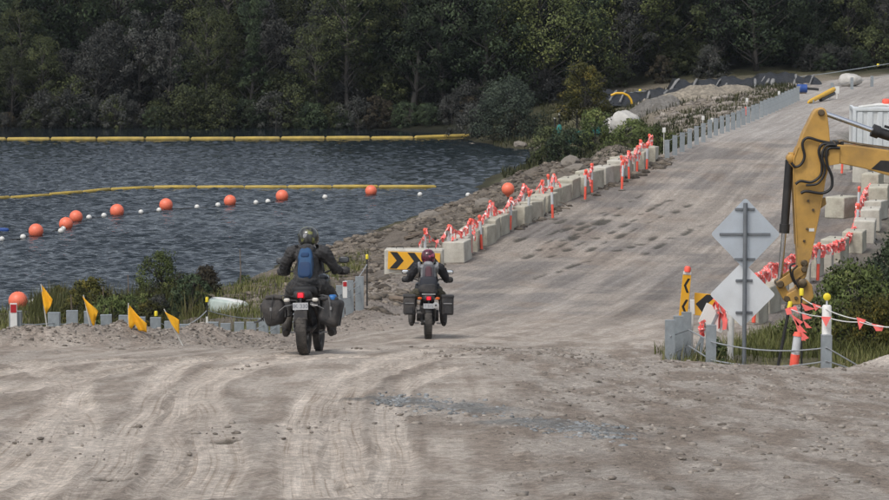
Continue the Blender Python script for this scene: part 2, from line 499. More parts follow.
def paint(x, y, z, fine):
    """ground colour, and wheel-mark relief, as the place has them"""
    m = corridor(x, y)[:, None]
    n1 = fbm(x * .5, y * .5, 41, 4)[:, None]; n2 = fbm(x * 3.2, y * .75, 42, 4, .6)[:, None]
    dam = sstep(58, 74, y)[:, None]
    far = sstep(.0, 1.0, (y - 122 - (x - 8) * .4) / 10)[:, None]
    r = rough_mask(x, y)[:, None]
    near = PALE * (1 - r) + (MID * .4 + PALE * .6) * r
    near = near * .95 + (BROWN - near) * np.clip((n2 - .40) * 3.6, 0, .85) * (.65 + .35 * r)
    dm = DAMR + (PALE * .74 - DAMR) * np.clip((n1 - .44) * 3.5, 0, .85)
    dm = dm + (BROWN - dm) * np.clip((fbm(x * .9, y * .45, 57, 3)[:, None] - .55) * 3, 0, .5)
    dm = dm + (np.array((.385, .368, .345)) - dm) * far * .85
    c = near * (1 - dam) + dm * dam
    dz = np.zeros(x.shape)
    pale = np.zeros(x.shape); dark = np.zeros(x.shape)
    for pts in RUTS:
        d, s, p = seg_dist(x, y, pts)
        k = sstep(.55, .15, d) * (.35 + .65 * fbm(x * 1.2, y * .5, 61, 2))
        pale = np.maximum(pale, k * .34 * sstep(130, 100, y))
        dz -= .018 * sstep(.4, .1, d)
    dz_t = np.zeros(x.shape)
    if fine:
        for pts, w, n, sd in TRACKS:
            d, s, p = seg_dist(x, y, pts)
            wob = (fbm(p * .5, s * 0 + sd, 70 + sd, 2) - .5) * .12
            u = (s + wob) / w
            inside = sstep(.62, .46, np.abs(u)) * (.6 + .4 * sstep(.3, .5, fbm(x * 1.1, y * .35, 80 + sd, 3)))
            line = .5 + .5 * np.cos(u * n * 2 * math.pi)
            lug = .5 + .5 * np.sign(np.sin(p * 34 + np.abs(u) * 8))
            pale = np.maximum(pale, inside * .85)
            dz_t += inside * -.016 + .014 * np.exp(-((np.abs(u) - .64) / .1) ** 2) * (.4 + .6 * fbm(x * 3, y * 2, 90, 2))
    c = c + (PALE * 1.28 - c) * pale[:, None] * .92
    c = c + (BROWN * .95 - c) * dark[:, None] * .7
    if fine:
        # blue-grey aggregate spilled across the grade
        for pts, w in ((wpx([(385, 398), (440, 404), (495, 411)]), .55), (wpx([(530, 426), (575, 431), (615, 434)]), .5)):
            d, s, p = seg_dist(x, y, pts)
            k = sstep(1.1, .1, d / w + (fbm(x * 3, y * 1.5, 33, 3) - .5) * 1.6)
            c = c + (BLUEG - c) * (k * .85)[:, None]; dz += .03 * k * fbm(x * 5, y * 5, 34, 2)
        # a few wet hollows in the wheel marks
        for px, py, rx, ry in ((228, 443, .10, .16), (112, 479, .14, .07), (232, 453, .05, .06), (30, 479, .05, .06), (345, 487, .05, .07)):
            g = ground_px(px, py)
            q = ((x - g.x) / rx) ** 2 + ((y - g.y) / (ry * 1.6)) ** 2 + (vnoise(x * 14, y * 9, 3) - .5) * 1.1
            k = sstep(1.2, .7, q)
            c = c + (np.array((.06, .05, .035)) - c) * k[:, None] * .85; dz -= .03 * k
    else:
        for gx, gy, rx, ry in PUDDLES:
            u = (x - gx) - (y - gy) * .26
            q = (u / rx) ** 2 + ((y - gy) / ry) ** 2 + (vnoise(x * 5, y * 3, 3) - .5) * 1.2
            k = sstep(1.7, .3, q)
            c = c + (np.array((.05, .048, .038)) - c) * k[:, None] * .8; dz -= .03 * k
    # off the road
    sh = np.exp(-(seg_dist(x, y, WINDROW)[0] / .8) ** 2)[:, None]
    lakeside = sstep(62, 72, y) * sstep(5, 0, XL(y) - x - 9) * sstep(150, 138, y) * sstep(-1, .5, XL(y) - x)
    o = SOIL + (np.array((.13, .12, .07)) - SOIL) * np.clip(n1 * 2 - .7, 0, 1)
    o = o + (RUB * (.6 + .8 * n2) - o) * lakeside[:, None]
    works = (sstep(150, 165, y) * sstep(214, 206, y) * sstep(9, 13, x))[:, None]
    o = o + (np.array((.22, .19, .15)) - o) * works
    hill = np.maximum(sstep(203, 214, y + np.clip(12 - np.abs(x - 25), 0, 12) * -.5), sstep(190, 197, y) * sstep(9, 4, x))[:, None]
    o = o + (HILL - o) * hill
    wet = sstep(.35, .05, z)[:, None] * sstep(70, 80, y)[:, None]
    o = o * (1 - .55 * wet)
    o = o + (MID * (.65 + .6 * n2) - o) * sh
    c = o * (1 - m) + c * m
    c = c + (MID * (.55 + .7 * n2) - c) * np.clip(sh * .9, 0, 1)
    heap = np.exp(-((x - 6.9) / 1.0) ** 2 - ((y - 42.6) / 1.0) ** 2)[:, None]
    c = c + (PALE * 1.2 - c) * np.clip(heap * 1.3, 0, .9)
    rim = (seg_dist(x, y, WINDROW2)[0])
    c = c + (MID * (.6 + .5 * n2) - c) * (np.exp(-(rim / .8) ** 2))[:, None] * .8
    g = .86 + .28 * vnoise(x * 9, y * 9, 99)[:, None]
    return np.clip(c * g, .004, .9), dz * m[:, 0] + dz_t * m[:, 0] * (1 - .6 * r[:, 0])

def ground_material():
    m, nt, b = ng('dirt')
    a = nd(nt, 'ShaderNodeAttribute', attribute_name='ground_colour')
    tc = nd(nt, 'ShaderNodeTexCoord')
    n = nd(nt, 'ShaderNodeTexNoise', Scale=14.0, Detail=8.0, Roughness=.75)
    v = nd(nt, 'ShaderNodeTexVoronoi', Scale=26.0)
    for q in (n, v): nt.links.new(tc.outputs['Object'], q.inputs['Vector'])
    f = ramp(nt, n.outputs['Fac'], [(.3, .72), (.5, 1.0), (.72, 1.22)])
    c = mixc(nt, a.outputs['Color'], f, 1.0, 'MULTIPLY')
    f2 = ramp(nt, v.outputs['Color'], [(.2, .74), (.8, 1.16)])
    c = mixc(nt, c, f2, .8, 'MULTIPLY')
    n6 = nd(nt, 'ShaderNodeTexNoise', Scale=75.0, Detail=4.0, Roughness=.8); nt.links.new(tc.outputs['Object'], n6.inputs['Vector'])
    c = mixc(nt, c, ramp(nt, n6.outputs['Fac'], [(.32, .62), (.5, 1.0), (.7, 1.3)]), .85, 'MULTIPLY')
    # wheel streaks running along the carriageway
    ru = nd(nt, 'ShaderNodeAttribute', attribute_name='road_uv'); sx = nd(nt, 'ShaderNodeSeparateXYZ'); nt.links.new(ru.outputs['Vector'], sx.inputs[0])
    def streak(a, b_, sc, lo, hi, amt, seed):
        nonlocal c
        mp = nd(nt, 'ShaderNodeMapping'); mp.inputs['Scale'].default_value = (a, b_, 0); mp.inputs['Location'].default_value = (seed, seed * 1.7, 0)
        nt.links.new(ru.outputs['Vector'], mp.inputs['Vector'])
        q = nd(nt, 'ShaderNodeTexNoise', Scale=sc, Detail=4.0, Roughness=.65); nt.links.new(mp.outputs[0], q.inputs['Vector'])
        k = nd(nt, 'ShaderNodeMath', operation='MULTIPLY'); k.inputs[1].default_value = amt; nt.links.new(sx.outputs[2], k.inputs[0])
        c = mixc(nt, c, ramp(nt, q.outputs['Fac'], [(.32, lo), (.68, hi)]), k.outputs[0], 'MULTIPLY')
    streak(.9, .035, 1.0, (.76, .75, .74), (1.2, 1.19, 1.18), 1.0, 3)
    streak(5.0, .10, 1.0, (.83, .80, .78), (1.17, 1.165, 1.16), 1.0, 11)
    # tyre prints
    ta = nd(nt, 'ShaderNodeAttribute', attribute_name='track'); ts = nd(nt, 'ShaderNodeSeparateXYZ'); nt.links.new(ta.outputs['Vector'], ts.inputs[0])
    nw = nd(nt, 'ShaderNodeTexNoise', Scale=2.0, Detail=3.0); nt.links.new(tc.outputs['Object'], nw.inputs['Vector'])
    ad = nd(nt, 'ShaderNodeMath', operation='MULTIPLY_ADD'); ad.inputs[1].default_value = .12; nt.links.new(nw.outputs['Fac'], ad.inputs[0]); nt.links.new(ts.outputs[0], ad.inputs[2])
    cb = nd(nt, 'ShaderNodeCombineXYZ'); nt.links.new(ad.outputs[0], cb.inputs[0])
    pm = nd(nt, 'ShaderNodeMath', operation='MULTIPLY'); pm.inputs[1].default_value = .07; nt.links.new(ts.outputs[1], pm.inputs[0]); nt.links.new(pm.outputs[0], cb.inputs[1])
    fr = nd(nt, 'ShaderNodeTexNoise', Scale=2.1, Detail=3.0, Roughness=.7); nt.links.new(cb.outputs[0], fr.inputs['Vector'])
    st = ramp(nt, fr.outputs[0], [(.36, (.70, .65, .60)), (.46, (.98, .965, .95)), (.58, (1.14, 1.14, 1.14))])
    n5 = nd(nt, 'ShaderNodeTexNoise', Scale=.9, Detail=5.0); nt.links.new(tc.outputs['Object'], n5.inputs['Vector'])
    tm = nd(nt, 'ShaderNodeMath', operation='MULTIPLY'); nt.links.new(ts.outputs[2], tm.inputs[0]); nt.links.new(ramp(nt, n5.outputs['Fac'], [(.35, .25), (.6, 1.0)]), tm.inputs[1])
    c = mixc(nt, c, st, tm.outputs[0], 'MULTIPLY')
    nt.links.new(c, b.inputs['Base Color'])
    b.inputs['Roughness'].default_value = .93
    b.inputs['Specular IOR Level'].default_value = .2
    bp = nd(nt, 'ShaderNodeBump', Strength=.9, Distance=.04)
    n2 = nd(nt, 'ShaderNodeTexNoise', Scale=22.0, Detail=8.0, Roughness=.75)
    nt.links.new(tc.outputs['Object'], n2.inputs['Vector'])
    hm = nd(nt, 'ShaderNodeMath', operation='MULTIPLY'); nt.links.new(tm.outputs[0], hm.inputs[0]); nt.links.new(fr.outputs[0], hm.inputs[1])
    ha = nd(nt, 'ShaderNodeMath', operation='MULTIPLY_ADD'); ha.inputs[1].default_value = .5; nt.links.new(hm.outputs[0], ha.inputs[0]); nt.links.new(n2.outputs['Fac'], ha.inputs[2])
    nt.links.new(ha.outputs[0], bp.inputs['Height'])
    nt.links.new(bp.outputs[0], b.inputs['Normal'])
    return m
DIRT = ground_material()

def sheet(name, xs, ys, hole=None, fine=False, drop=None):
    X, Y = np.meshgrid(xs, ys)
    x, y = X.ravel(), Y.ravel()
    z = H(x, y)
    c, dz = paint(x, y, z, fine)
    uv, tr = road_attrs(x, y, fine)
    z = z + dz
    nx, ny = len(xs), len(ys)
    i = np.arange(nx * ny).reshape(ny, nx)
    q = np.stack([i[:-1, :-1], i[:-1, 1:], i[1:, 1:], i[1:, :-1]], -1).reshape(-1, 4)
    if drop:
        for (x0, x1, y0, y1) in drop:
            ins = (x > x0) & (x < x1) & (y > y0) & (y < y1)
            z = z - .05 * ins
    if hole:
        keep = np.ones(len(q), bool)
        for (x0, x1, y0, y1) in hole:
            ins = (x > x0) & (x < x1) & (y > y0) & (y < y1)
            keep &= ~ins[q].all(1)
        q = q[keep]
    me = np_mesh(name, np.stack([x, y, z], 1), q, DIRT, True, {'ground_colour': ('FLOAT_COLOR', np.concatenate([c, np.ones((len(c), 1))], 1)), 'road_uv': ('FLOAT_VECTOR', uv), 'track': ('FLOAT_VECTOR', tr)})
    return link(name, me)

NEAR = (-10, 10, 12, 64); MIDR = (-7, 22, 63.95, 136)
road = sheet('road', np.arange(-10, 10.001, .058), np.concatenate([np.arange(12, 18, .14), np.arange(18, 64.01, .07)]), fine=True)
tag(road, 'pale rutted gravel track sloping down towards the lake', 'road', kind='structure')
dam_road = sheet('dam_road', np.arange(-7, 22.001, .1), np.arange(63.95, 136.05, .14))
tag(dam_road, 'grey dirt road along the top of the dam', 'road', kind='structure')

def spaced(a, b, step, lo, hi):
    mid = list(np.arange(a, b + 1e-6, step))
    s = step; v = a; left = []
    while v > lo: s *= 1.25; v -= s; left.append(v)
    s = step; v = b; right = []
    while v < hi: s *= 1.25; v += s; right.append(v)
    return np.array(left[::-1] + mid + right)
holes = [(NEAR[0] + .4, NEAR[1] - .4, NEAR[2] + .4, 66), (MIDR[0] + .5, MIDR[1] - .5, 62, MIDR[3] - .6)]
dr = [NEAR, MIDR]
ground = sheet('ground', spaced(-30, 34, .32, -900, 900), spaced(40, 216, .34, -300, 1600), hole=holes, drop=dr)
tag(ground, 'earth banks and wooded hillside around the lake', 'ground', kind='structure')

# ------------------------------------------------------------------ lake
def water_material():
    m, nt, b = ng('lake_water')
    b.inputs['Base Color'].default_value = (.011, .017, .021, 1)
    b.inputs['Roughness'].default_value = .05
    tc = nd(nt, 'ShaderNodeTexCoord'); mp = nd(nt, 'ShaderNodeMapping'); mp.inputs['Scale'].default_value = (1.0, 1.5, 1.0)
    n = nd(nt, 'ShaderNodeTexNoise', Scale=4.5, Detail=3.0, Roughness=.6)
    nt.links.new(tc.outputs['Object'], mp.inputs['Vector']); nt.links.new(mp.outputs[0], n.inputs['Vector'])
    bp = nd(nt, 'ShaderNodeBump', Strength=.75, Distance=.06)
    ca = nd(nt, 'ShaderNodeAttribute', attribute_name='ruffle'); sm = nd(nt, 'ShaderNodeMath', operation='MULTIPLY'); sm.inputs[1].default_value = .75
    nt.links.new(ca.outputs['Fac'], sm.inputs[0]); nt.links.new(sm.outputs[0], bp.inputs['Strength'])
    nt.links.new(n.outputs['Fac'], bp.inputs['Height']); nt.links.new(bp.outputs[0], b.inputs['Normal'])
    b.inputs['IOR'].default_value = 1.33
    return m

def make_water():
    # short wind ripples as real relief, running roughly across the view, calmer under the far shore
    xs = np.arange(-36, 14.01, .2); ys = np.concatenate([np.arange(86, 150, .095), np.arange(150, 212.1, .155)])
    X, Y = np.meshgrid(xs, ys); x, y = X.ravel(), Y.ravel()
    rng = np.random.RandomState(8)
    z = np.zeros(x.shape)
    wx = x + 1.2 * (fbm(x * .35, y * .35, 201, 2) - .5); wy = y + 1.2 * (fbm(x * .35, y * .35, 202, 2) - .5)
    for k in range(34):
        lam = rng.uniform(.22, .62); th = rng.normal(math.pi / 2 + .25, .5)
        a = .0195 * lam ** 1.15
        z += a * np.sin(2 * math.pi / lam * (wx * math.cos(th) + wy * math.sin(th)) + rng.uniform(0, 6.28))
    gust = .35 + 1.1 * fbm(x * .09, y * .05, 210, 3)
    calm = 1 - .93 * sstep(183, 194, y + (fbm(x * .1, y * .2, 5, 2) - .5) * 8)
    # smoother slicks in the lee of the floating booms
    z *= gust * calm
    nx, ny = len(xs), len(ys)
    i = np.arange(nx * ny).reshape(ny, nx)
    q = np.stack([i[:-1, :-1], i[:-1, 1:], i[1:, 1:], i[1:, :-1]], -1).reshape(-1, 4)
    me = np_mesh('water', np.stack([x, y, z], 1), q, water_material(), True, {'ruffle': ('FLOAT', np.clip(gust * 1.1, 0, 1) * calm)})
    o = link('water', me)
    tag(o, 'rippled slate blue lake water', 'water', kind='structure')
    mb = MB()
    zz = -.004
    for x0, x1, y0, y1 in ((-400, -36, 60, 215), (-36, 14, 60, 86), (-36, 14, 212, 215)):
        mb.add([(x0, y0, zz), (x1, y0, zz), (x1, y1, zz), (x0, y1, zz)], [(0, 1, 2, 3)])
    w2 = mb.build('outer_water', me.materials[0], fix=False)
    tag(w2, 'lake water beyond the ripples', 'water', kind='structure')
make_water()

# ------------------------------------------------------------------ shared materials for the works
M = {
    'concrete': mat('concrete', (.50, .475, .385), .85, var=.16, scale=3.5, dirt=(.20, .175, .14), dirt_amt=.46, bump=.5, bscale=30, bdist=.01),
    'concrete2': mat('concrete_pale', (.56, .54, .47), .85, var=.16, scale=3.0, dirt=(.25, .22, .18), dirt_amt=.46, bump=.5, bscale=30, bdist=.01),
    'galv': mat('galvanised_steel', (.30, .335, .355), .5, .25, var=.22, scale=7, dirt=(.2, .2, .19), dirt_amt=.25),
    'galv_dark': mat('galvanised_bar', (.17, .185, .20), .55, .3, var=.2, scale=7),
    'alu': mat('sign_back', (.49, .545, .60), .48, .3, var=.10, scale=2.2, dirt=(.34, .34, .33), dirt_amt=.22),
    'alu_white': mat('sign_back_pale', (.66, .69, .71), .5, .1, var=.10, scale=2.2, dirt=(.45, .44, .42), dirt_amt=.22),
    'orange': mat('safety_orange', (.90, .12, .075), .55, var=.14, scale=8, dirt=(.42, .16, .10), dirt_amt=.2),
    'flag_orange': mat('flag_orange', (.98, .19, .17), .7, var=.12, scale=9),
    'flag_white': mat('flag_white', (.82, .70, .66), .7, var=.1, scale=9),
    'buoy': mat('buoy_orange', (.88, .18, .095), .45, var=.10, scale=3, dirt=(.62, .20, .12), dirt_amt=.2),
    'white': mat('white_plastic', (.72, .72, .69), .5, var=.12, scale=6, dirt=(.45, .43, .38), dirt_amt=.25),
    'refl_red': mat('red_reflector', (.40, .02, .025), .35, var=.1),
    'silver': mat('reflective_band', (.55, .57, .58), .4, .1, var=.12, scale=10),
    'yellow': mat('safety_yellow', (.78, .45, .02), .5, var=.14, scale=6, dirt=(.45, .28, .06), dirt_amt=.2),
    'flag_yellow': mat('flag_yellow', (.80, .40, .012), .75, var=.16, scale=10),
    'cap_yellow': mat('cap_yellow', (.78, .62, .03), .5, var=.1),
    'boom': mat('boom_yellow', (.46, .33, .06), .6, var=.35, scale=1.2, dirt=(.18, .14, .06), dirt_amt=.4),
    'sign_yellow': mat('sign_yellow', (.76, .38, .015), .5, var=.10, scale=5, dirt=(.45, .28, .08), dirt_amt=.2),
    'black': mat('sign_black', (.012, .012, .013), .5, var=.2, scale=6),
    'rope': mat('wire_rope', (.34, .36, .37), .5, .3, var=.15),
    'rope_white': mat('white_rope', (.62, .62, .60), .7, var=.12),
    'picket': mat('star_picket', (.035, .035, .035), .6, .3, var=.3),
    'stake': mat('pale_stake', (.50, .49, .45), .7, var=.2),
    'stone': mat('grey_stone', (.23, .205, .175), .9, var=.4, scale=2.2, dirt=(.11, .095, .075), dirt_amt=.4, bump=.5, bscale=9, bdist=.03),
    'pale_stone': mat('pale_boulder', (.52, .505, .475), .88, var=.22, scale=2.0, dirt=(.28, .26, .22), dirt_amt=.4, bump=.6, bscale=6, bdist=.05),
    'wood': mat('old_timber', (.16, .125, .095), .9, var=.4, scale=4, bump=.5, bscale=20, bdist=.01),
    'sheet': mat('black_sheeting', (.018, .019, .021), .42, var=.4, scale=1.0, bump=.7, bscale=2.5, bdist=.12),
    'sandbag': mat('grey_sandbag', (.19, .19, .185), .9, var=.3, scale=2),
    'teal': mat('teal_silt_mesh', (.03, .19, .17), .8, var=.3, scale=2),
    'blue': mat('blue_plastic', (.02, .07, .27), .5, var=.2, scale=3),
    'container': mat('white_container', (.62, .655, .67), .55, var=.12, scale=1.5, dirt=(.36, .34, .30), dirt_amt=.3),
}

def rock(rng, c, r, mb, sub=1, flat=.7):
    bm = bmesh.new()
    bmesh.ops.create_icosphere(bm, subdivisions=sub, radius=1)
    ph = [rng.uniform(0, 6.28) for _ in range(3)]
    sx, sy = rng.uniform(.7, 1.3), rng.uniform(.7, 1.3)
    rz = Matrix.Rotation(rng.uniform(0, 6.28), 3, 'Z')
    bm.verts.index_update()
    vs = []
    for v in bm.verts:
        k = 1 + .18 * math.sin(3 * v.co.x + ph[0]) + .18 * math.sin(3.4 * v.co.y + ph[1]) + rng.uniform(-.13, .13) * (1 if sub < 3 else .3)
        q = Vector((v.co.x * sx, v.co.y * sy, v.co.z * flat)) * k * r
        vs.append(Vector(c) + rz @ q)
    mb.add(vs, [[v.index for v in f.verts] for f in bm.faces])
    bm.free()

def stones(name, pts, rmin, rmax, matl, label, cat, seed, sink=.25, power=2.2, asp=.7):
    """loose stones as one numpy mesh (20 triangles each)"""
    rng = np.random.RandomState(seed)
    bm = bmesh.new(); bmesh.ops.create_icosphere(bm, subdivisions=1, radius=1)
    bm.verts.index_update()
    v0 = np.array([v.co[:] for v in bm.verts]); f0 = np.array([[v.index for v in f.verts] for f in bm.faces]); bm.free()
    v0, f0 = v0[:12], None
    bm = bmesh.new(); bmesh.ops.create_icosphere(bm, subdivisions=1, radius=1); bm.free()
    # plain icosahedron
    p = (1 + 5 ** .5) / 2
    v0 = np.array([(-1, p, 0), (1, p, 0), (-1, -p, 0), (1, -p, 0), (0, -1, p), (0, 1, p), (0, -1, -p), (0, 1, -p), (p, 0, -1), (p, 0, 1), (-p, 0, -1), (-p, 0, 1)]) / math.sqrt(1 + p * p)
    f0 = np.array([(0, 11, 5), (0, 5, 1), (0, 1, 7), (0, 7, 10), (0, 10, 11), (1, 5, 9), (5, 11, 4), (11, 10, 2), (10, 7, 6), (7, 1, 8), (3, 9, 4), (3, 4, 2), (3, 2, 6), (3, 6, 8), (3, 8, 9), (4, 9, 5), (2, 4, 11), (6, 2, 10), (8, 6, 7), (9, 8, 1)])
    n = len(pts)
    r = rmin + (rmax - rmin) * rng.rand(n) ** power
    x, y = pts[:, 0], pts[:, 1]
    z = H(x, y)
    J = rng.uniform(.68, 1.25, (n, 12, 1)) * v0[None]
    sc = np.stack([rng.uniform(.7, 1.5, n), rng.uniform(.7, 1.3, n), rng.uniform(.6, 1.0, n) * asp], 1)
    J = J * sc[:, None] * r[:, None, None]
    th = rng.uniform(0, 6.28, n); c, s = np.cos(th)[:, None], np.sin(th)[:, None]
    X = J[..., 0] * c - J[..., 1] * s + x[:, None]; Y = J[..., 0] * s + J[..., 1] * c + y[:, None]
    Z = J[..., 2] + (z + r * asp * (.6 - sink * 2))[:, None]
    V = np.stack([X, Y, Z], -1).reshape(-1, 3)
    Fq = (np.arange(n)[:, None, None] * 12 + f0[None]).reshape(-1, 3)
    me = np_mesh(name, V, Fq, matl, False, {'tint': ('FLOAT', np.repeat(rng.rand(n), 12))})
    return tag(link(name, me), label, cat, kind='stuff')

def stone_mat(name, a, b):
    m, nt, bs = ng(name)
    at_ = nd(nt, 'ShaderNodeAttribute', attribute_name='tint')
    tc = nd(nt, 'ShaderNodeTexCoord'); n = nd(nt, 'ShaderNodeTexNoise', Scale=12.0, Detail=6.0)
    nt.links.new(tc.outputs['Object'], n.inputs['Vector'])
    c = mixc(nt, a, b, at_.outputs['Fac'])
    c = mixc(nt, c, ramp(nt, n.outputs['Fac'], [(.3, .6), (.7, 1.25)]), 1.0, 'MULTIPLY')
    nt.links.new(c, bs.inputs['Base Color']); bs.inputs['Roughness'].default_value = .92
    return m
GRAVEL = stone_mat('gravel', (.13, .11, .09), (.33, .295, .255))
RUBBLE = stone_mat('rubble', (.05, .040, .031), (.23, .195, .155))
BLUEM = stone_mat('blue_metal', (.12, .128, .13), (.28, .295, .30))
rs = np.random.RandomState(91)
# loose gravel on the churned part of the track
p = np.stack([rs.uniform(-8, 9, 30000), 18 + 30 * rs.rand(30000) ** .8], 1)
k = (rough_mask(p[:, 0], p[:, 1]) * (fbm(p[:, 0] * 1.5, p[:, 1] * .9, 7, 3) ** 2) * 2.2 > rs.rand(len(p))) & (corridor(p[:, 0], p[:, 1]) > .4)
stones('gravel', p[k], .006, .042, GRAVEL, 'loose gravel and clods on the churned right half of the track', 'gravel', 1, power=4)
# windrow stones along the left edge
q = []
for (a, b), n in zip(zip(WINDROW[1:-1], WINDROW[2:]), (2200, 900, 800, 600)):
    t = rs.rand(n); q.append(np.stack([a[0] + (b[0] - a[0]) * t, a[1] + (b[1] - a[1]) * t], 1) + rs.normal(0, .42, (n, 2)))
for (a, b) in zip(WINDROW2[:-1], WINDROW2[1:]):
    t = rs.rand(500); q.append(np.stack([a[0] + (b[0] - a[0]) * t, a[1] + (b[1] - a[1]) * t], 1) + rs.normal(0, .4, (500, 2)))
t = rs.rand(1300); q.append(np.stack([2.6 + 4.4 * t, 43.6 - .5 * t], 1) + rs.normal(0, .35, (1300, 2)))
stones('gravel', np.concatenate(q), .010, .048, GRAVEL, 'grey stones bulldozed into a low ridge along the left edge of the track', 'gravel', 2, power=3)
# dumped rubble on the lake side of the dam
p = np.stack([rs.uniform(-12, 9, 34000), rs.uniform(66, 141, 34000)], 1)
s = XL(p[:, 1]) - p[:, 0]
k = (s > -.9) & (s < 9.0) & (fbm(p[:, 0] * .7, p[:, 1] * .4, 8, 3) > .40) & (p[:, 1] > 68 + np.clip(s - 1.5, 0, 20) * 3.2)
stones('rubble', p[k], .03, .22, RUBBLE, 'broken brown rubble covering the lake side bank of the dam', 'rubble', 3, power=3.0)
mb = MB(); rr_ = random.Random(61)
for q_ in p[k][:520]:
    z_ = hz(q_[0], q_[1]) if 0 else 0
tz = H(p[k][:520, 0], p[k][:520, 1])
for q_, z_ in zip(p[k][:520], tz):
    th_ = rr_.uniform(0, 6.28); L_ = rr_.uniform(.25, .9); dv = Vector((math.cos(th_) * L_, math.sin(th_) * L_, rr_.uniform(-.05, .18)))
    c_ = Vector((q_[0], q_[1], z_ + .08)); w_ = rr_.uniform(.008, .022)
    mb.tube([c_ - dv * .5, c_ + Vector((0, 0, .03)), c_ + dv * .5], [w_, w_ * .9, w_ * .5], 4, cap=False)
tag(mb.build('sticks', mat('grey_driftwood', (.20, .165, .125), .9, var=.4, scale=1.0), fix=False), 'broken sticks and driftwood strewn over the rubble bank', 'driftwood', kind='stuff')
p = np.stack([rs.normal(7.5, 1.0, 900), rs.normal(134, 1.8, 900)], 1)
stones('rubble', p, .06, .28, RUBBLE, 'heap of broken grey brown stone behind the concrete blocks', 'rubble', 4, power=2)
for pts, n in ((wpx([(385, 398), (440, 404), (495, 411)]), 900), (wpx([(530, 426), (575, 431), (615, 434)]), 800)):
    q = []
    for a, b in zip(pts[:-1], pts[1:]):
        t = rs.rand(n // 2); q.append(np.stack([a[0] + (b[0] - a[0]) * t, a[1] + (b[1] - a[1]) * t], 1) + rs.normal(0, 1, (n // 2, 2)) * (.12, .42))
    stones('blue_gravel', np.concatenate(q), .010, .034, BLUEM, 'blue grey crushed rock spilled across the pale track', 'gravel', 5 + n, power=2)
p = np.stack([rs.uniform(12, 24, 3800), rs.uniform(150, 205, 3800)], 1)
k = (p[:, 0] < XL(p[:, 1]) - 1.2) & (p[:, 0] > 6 + (p[:, 1] - 150) * .15)
stones('rubble', p[k], .06, .34, GRAVEL, 'pale rock spread over the works area beside the far guard posts', 'rubble', 9, power=2.6)

# ------------------------------------------------------------------ concrete blocks
RB = random.Random(12)
BLK = []
for v in range(4):
    mb = MB()
    mb.cbox((0, 0, .34), (.62, 1.12, .68), .035, seg=2)
    mb2 = MB()
    mb2.tube([(0, -.06, .665), (0, -.05, .715), (0, .05, .715), (0, .06, .665)], .009, 6)
    BLK.append((mb, mb2))
def block(x, y, rz, label, group, s=1.0, m='concrete'):
    o = thing('concrete_block', label, 'concrete block', (x, y, hz(x, y) - .03), rz, group)
    o.scale = (s * RB.uniform(.93, 1.06), s * RB.uniform(.86, 1.06), s * RB.uniform(.90, 1.07))
    o.rotation_euler = (RB.uniform(-.035, .035), RB.uniform(-.04, .04), rz)
    if not hasattr(block, 'me'):
        a = BLK[0][0].build('body', M['concrete'], o); b = BLK[0][1].build('lifting_loop', M['picket'], o)
        c = BLK[0][0].build('body', M['concrete2'], o); block.me = (a.data, b.data, c.data)
        for q in (a, b, c): bpy.data.objects.remove(q)
    link('body', block.me[2 if m == 'concrete2' else 0], o); link('lifting_loop', block.me[1], o)
    return o
LROW = [ground_px(px, py, 80) for px, py in ((453, 262), (480, 246), (515, 227), (550, 209), (580, 195), (612, 182), (641, 167), (652, 160))]
def along(P, step):
    out = []; acc = 0.0; nxt = 0.0
    for a, b in zip(P[:-1], P[1:]):
        L = (b - a).length
        while nxt <= acc + L:
            t = (nxt - acc) / L
            out.append((a.lerp(b, t), math.atan2(-(b.x - a.x), b.y - a.y)))
            nxt += step * RB.uniform(.93, 1.07)
        acc += L
    return out
lrow = along(LROW, 1.36)
for i, (p, rz) in enumerate(lrow):
    j = RB.uniform(-.16, .16)
    block(p.x + j, p.y + .4, rz + RB.uniform(-.16, .16), 'cream concrete block in the row between the lake bank and the road', 'concrete blocks along the lake side', 1.0, 'concrete2' if RB.random() < .25 else 'concrete')
RPX = [(752, 324), (764, 314), (775, 304), (788, 294), (800, 285), (812, 277), (824, 269), (836, 262), (856, 253), (866, 242), (873, 231), (878, 220), (881, 207), (874, 194), (864, 182), (886, 182), (846, 170)]
RROW = []
for i, (px, py) in enumerate(RPX):
    g = ground_px(px, py, 55); RROW.append(g)
    block(g.x, g.y + .4, -.25 + RB.uniform(-.15, .15), 'pale concrete block in the row past the excavator', 'concrete blocks along the right side of the dam road', 1.0, 'concrete2' if RB.random() < .5 else 'concrete')
g = ground_px(850, 217, 80)
block(g.x - .3, g.y, -.5, 'lone concrete block set out into the road from the right row', None, 1.05)

# ------------------------------------------------------------------ bollards and bunting
def make_bollard():
    o = thing('traffic_bollard', '', 'bollard', group='')
    mb = MB(); mb.cbox((0, 0, .015), (.22, .22, .05), .015); mb.build('base', M['stone'], o)
    mb = MB(); mb.lathe([(.044, .05), (.042, .52)], 12); mb.build('lower_shaft', M['orange'], o, smooth=True)
    mb = MB(); mb.lathe([(.046, .50), (.045, .90)], 12); mb.build('reflective_band', M['silver'], o, smooth=True)
    mb = MB(); mb.lathe([(.042, .88), (.042, .98), (.056, 1.0), (.058, 1.05), (.04, 1.08), (.02, 1.09)], 12); mb.build('cap', M['orange'], o, smooth=True)
    return o
BOL0 = make_bollard(); BOL_USED = [False]
def bollard(x, y, label, group, tilt=.06, z=None):
    if BOL_USED[0]: o = copy_tree(BOL0)
    else: o = BOL0; BOL_USED[0] = True
    o.location = (x, y, hz(x, y) if z is None else z)
    o.rotation_euler = (RB.uniform(-tilt, tilt), RB.uniform(-tilt, tilt), RB.uniform(0, 6))
    tag(o, label, 'bollard')
    if group: o['group'] = group
    elif 'group' in o: del o['group']
    return o
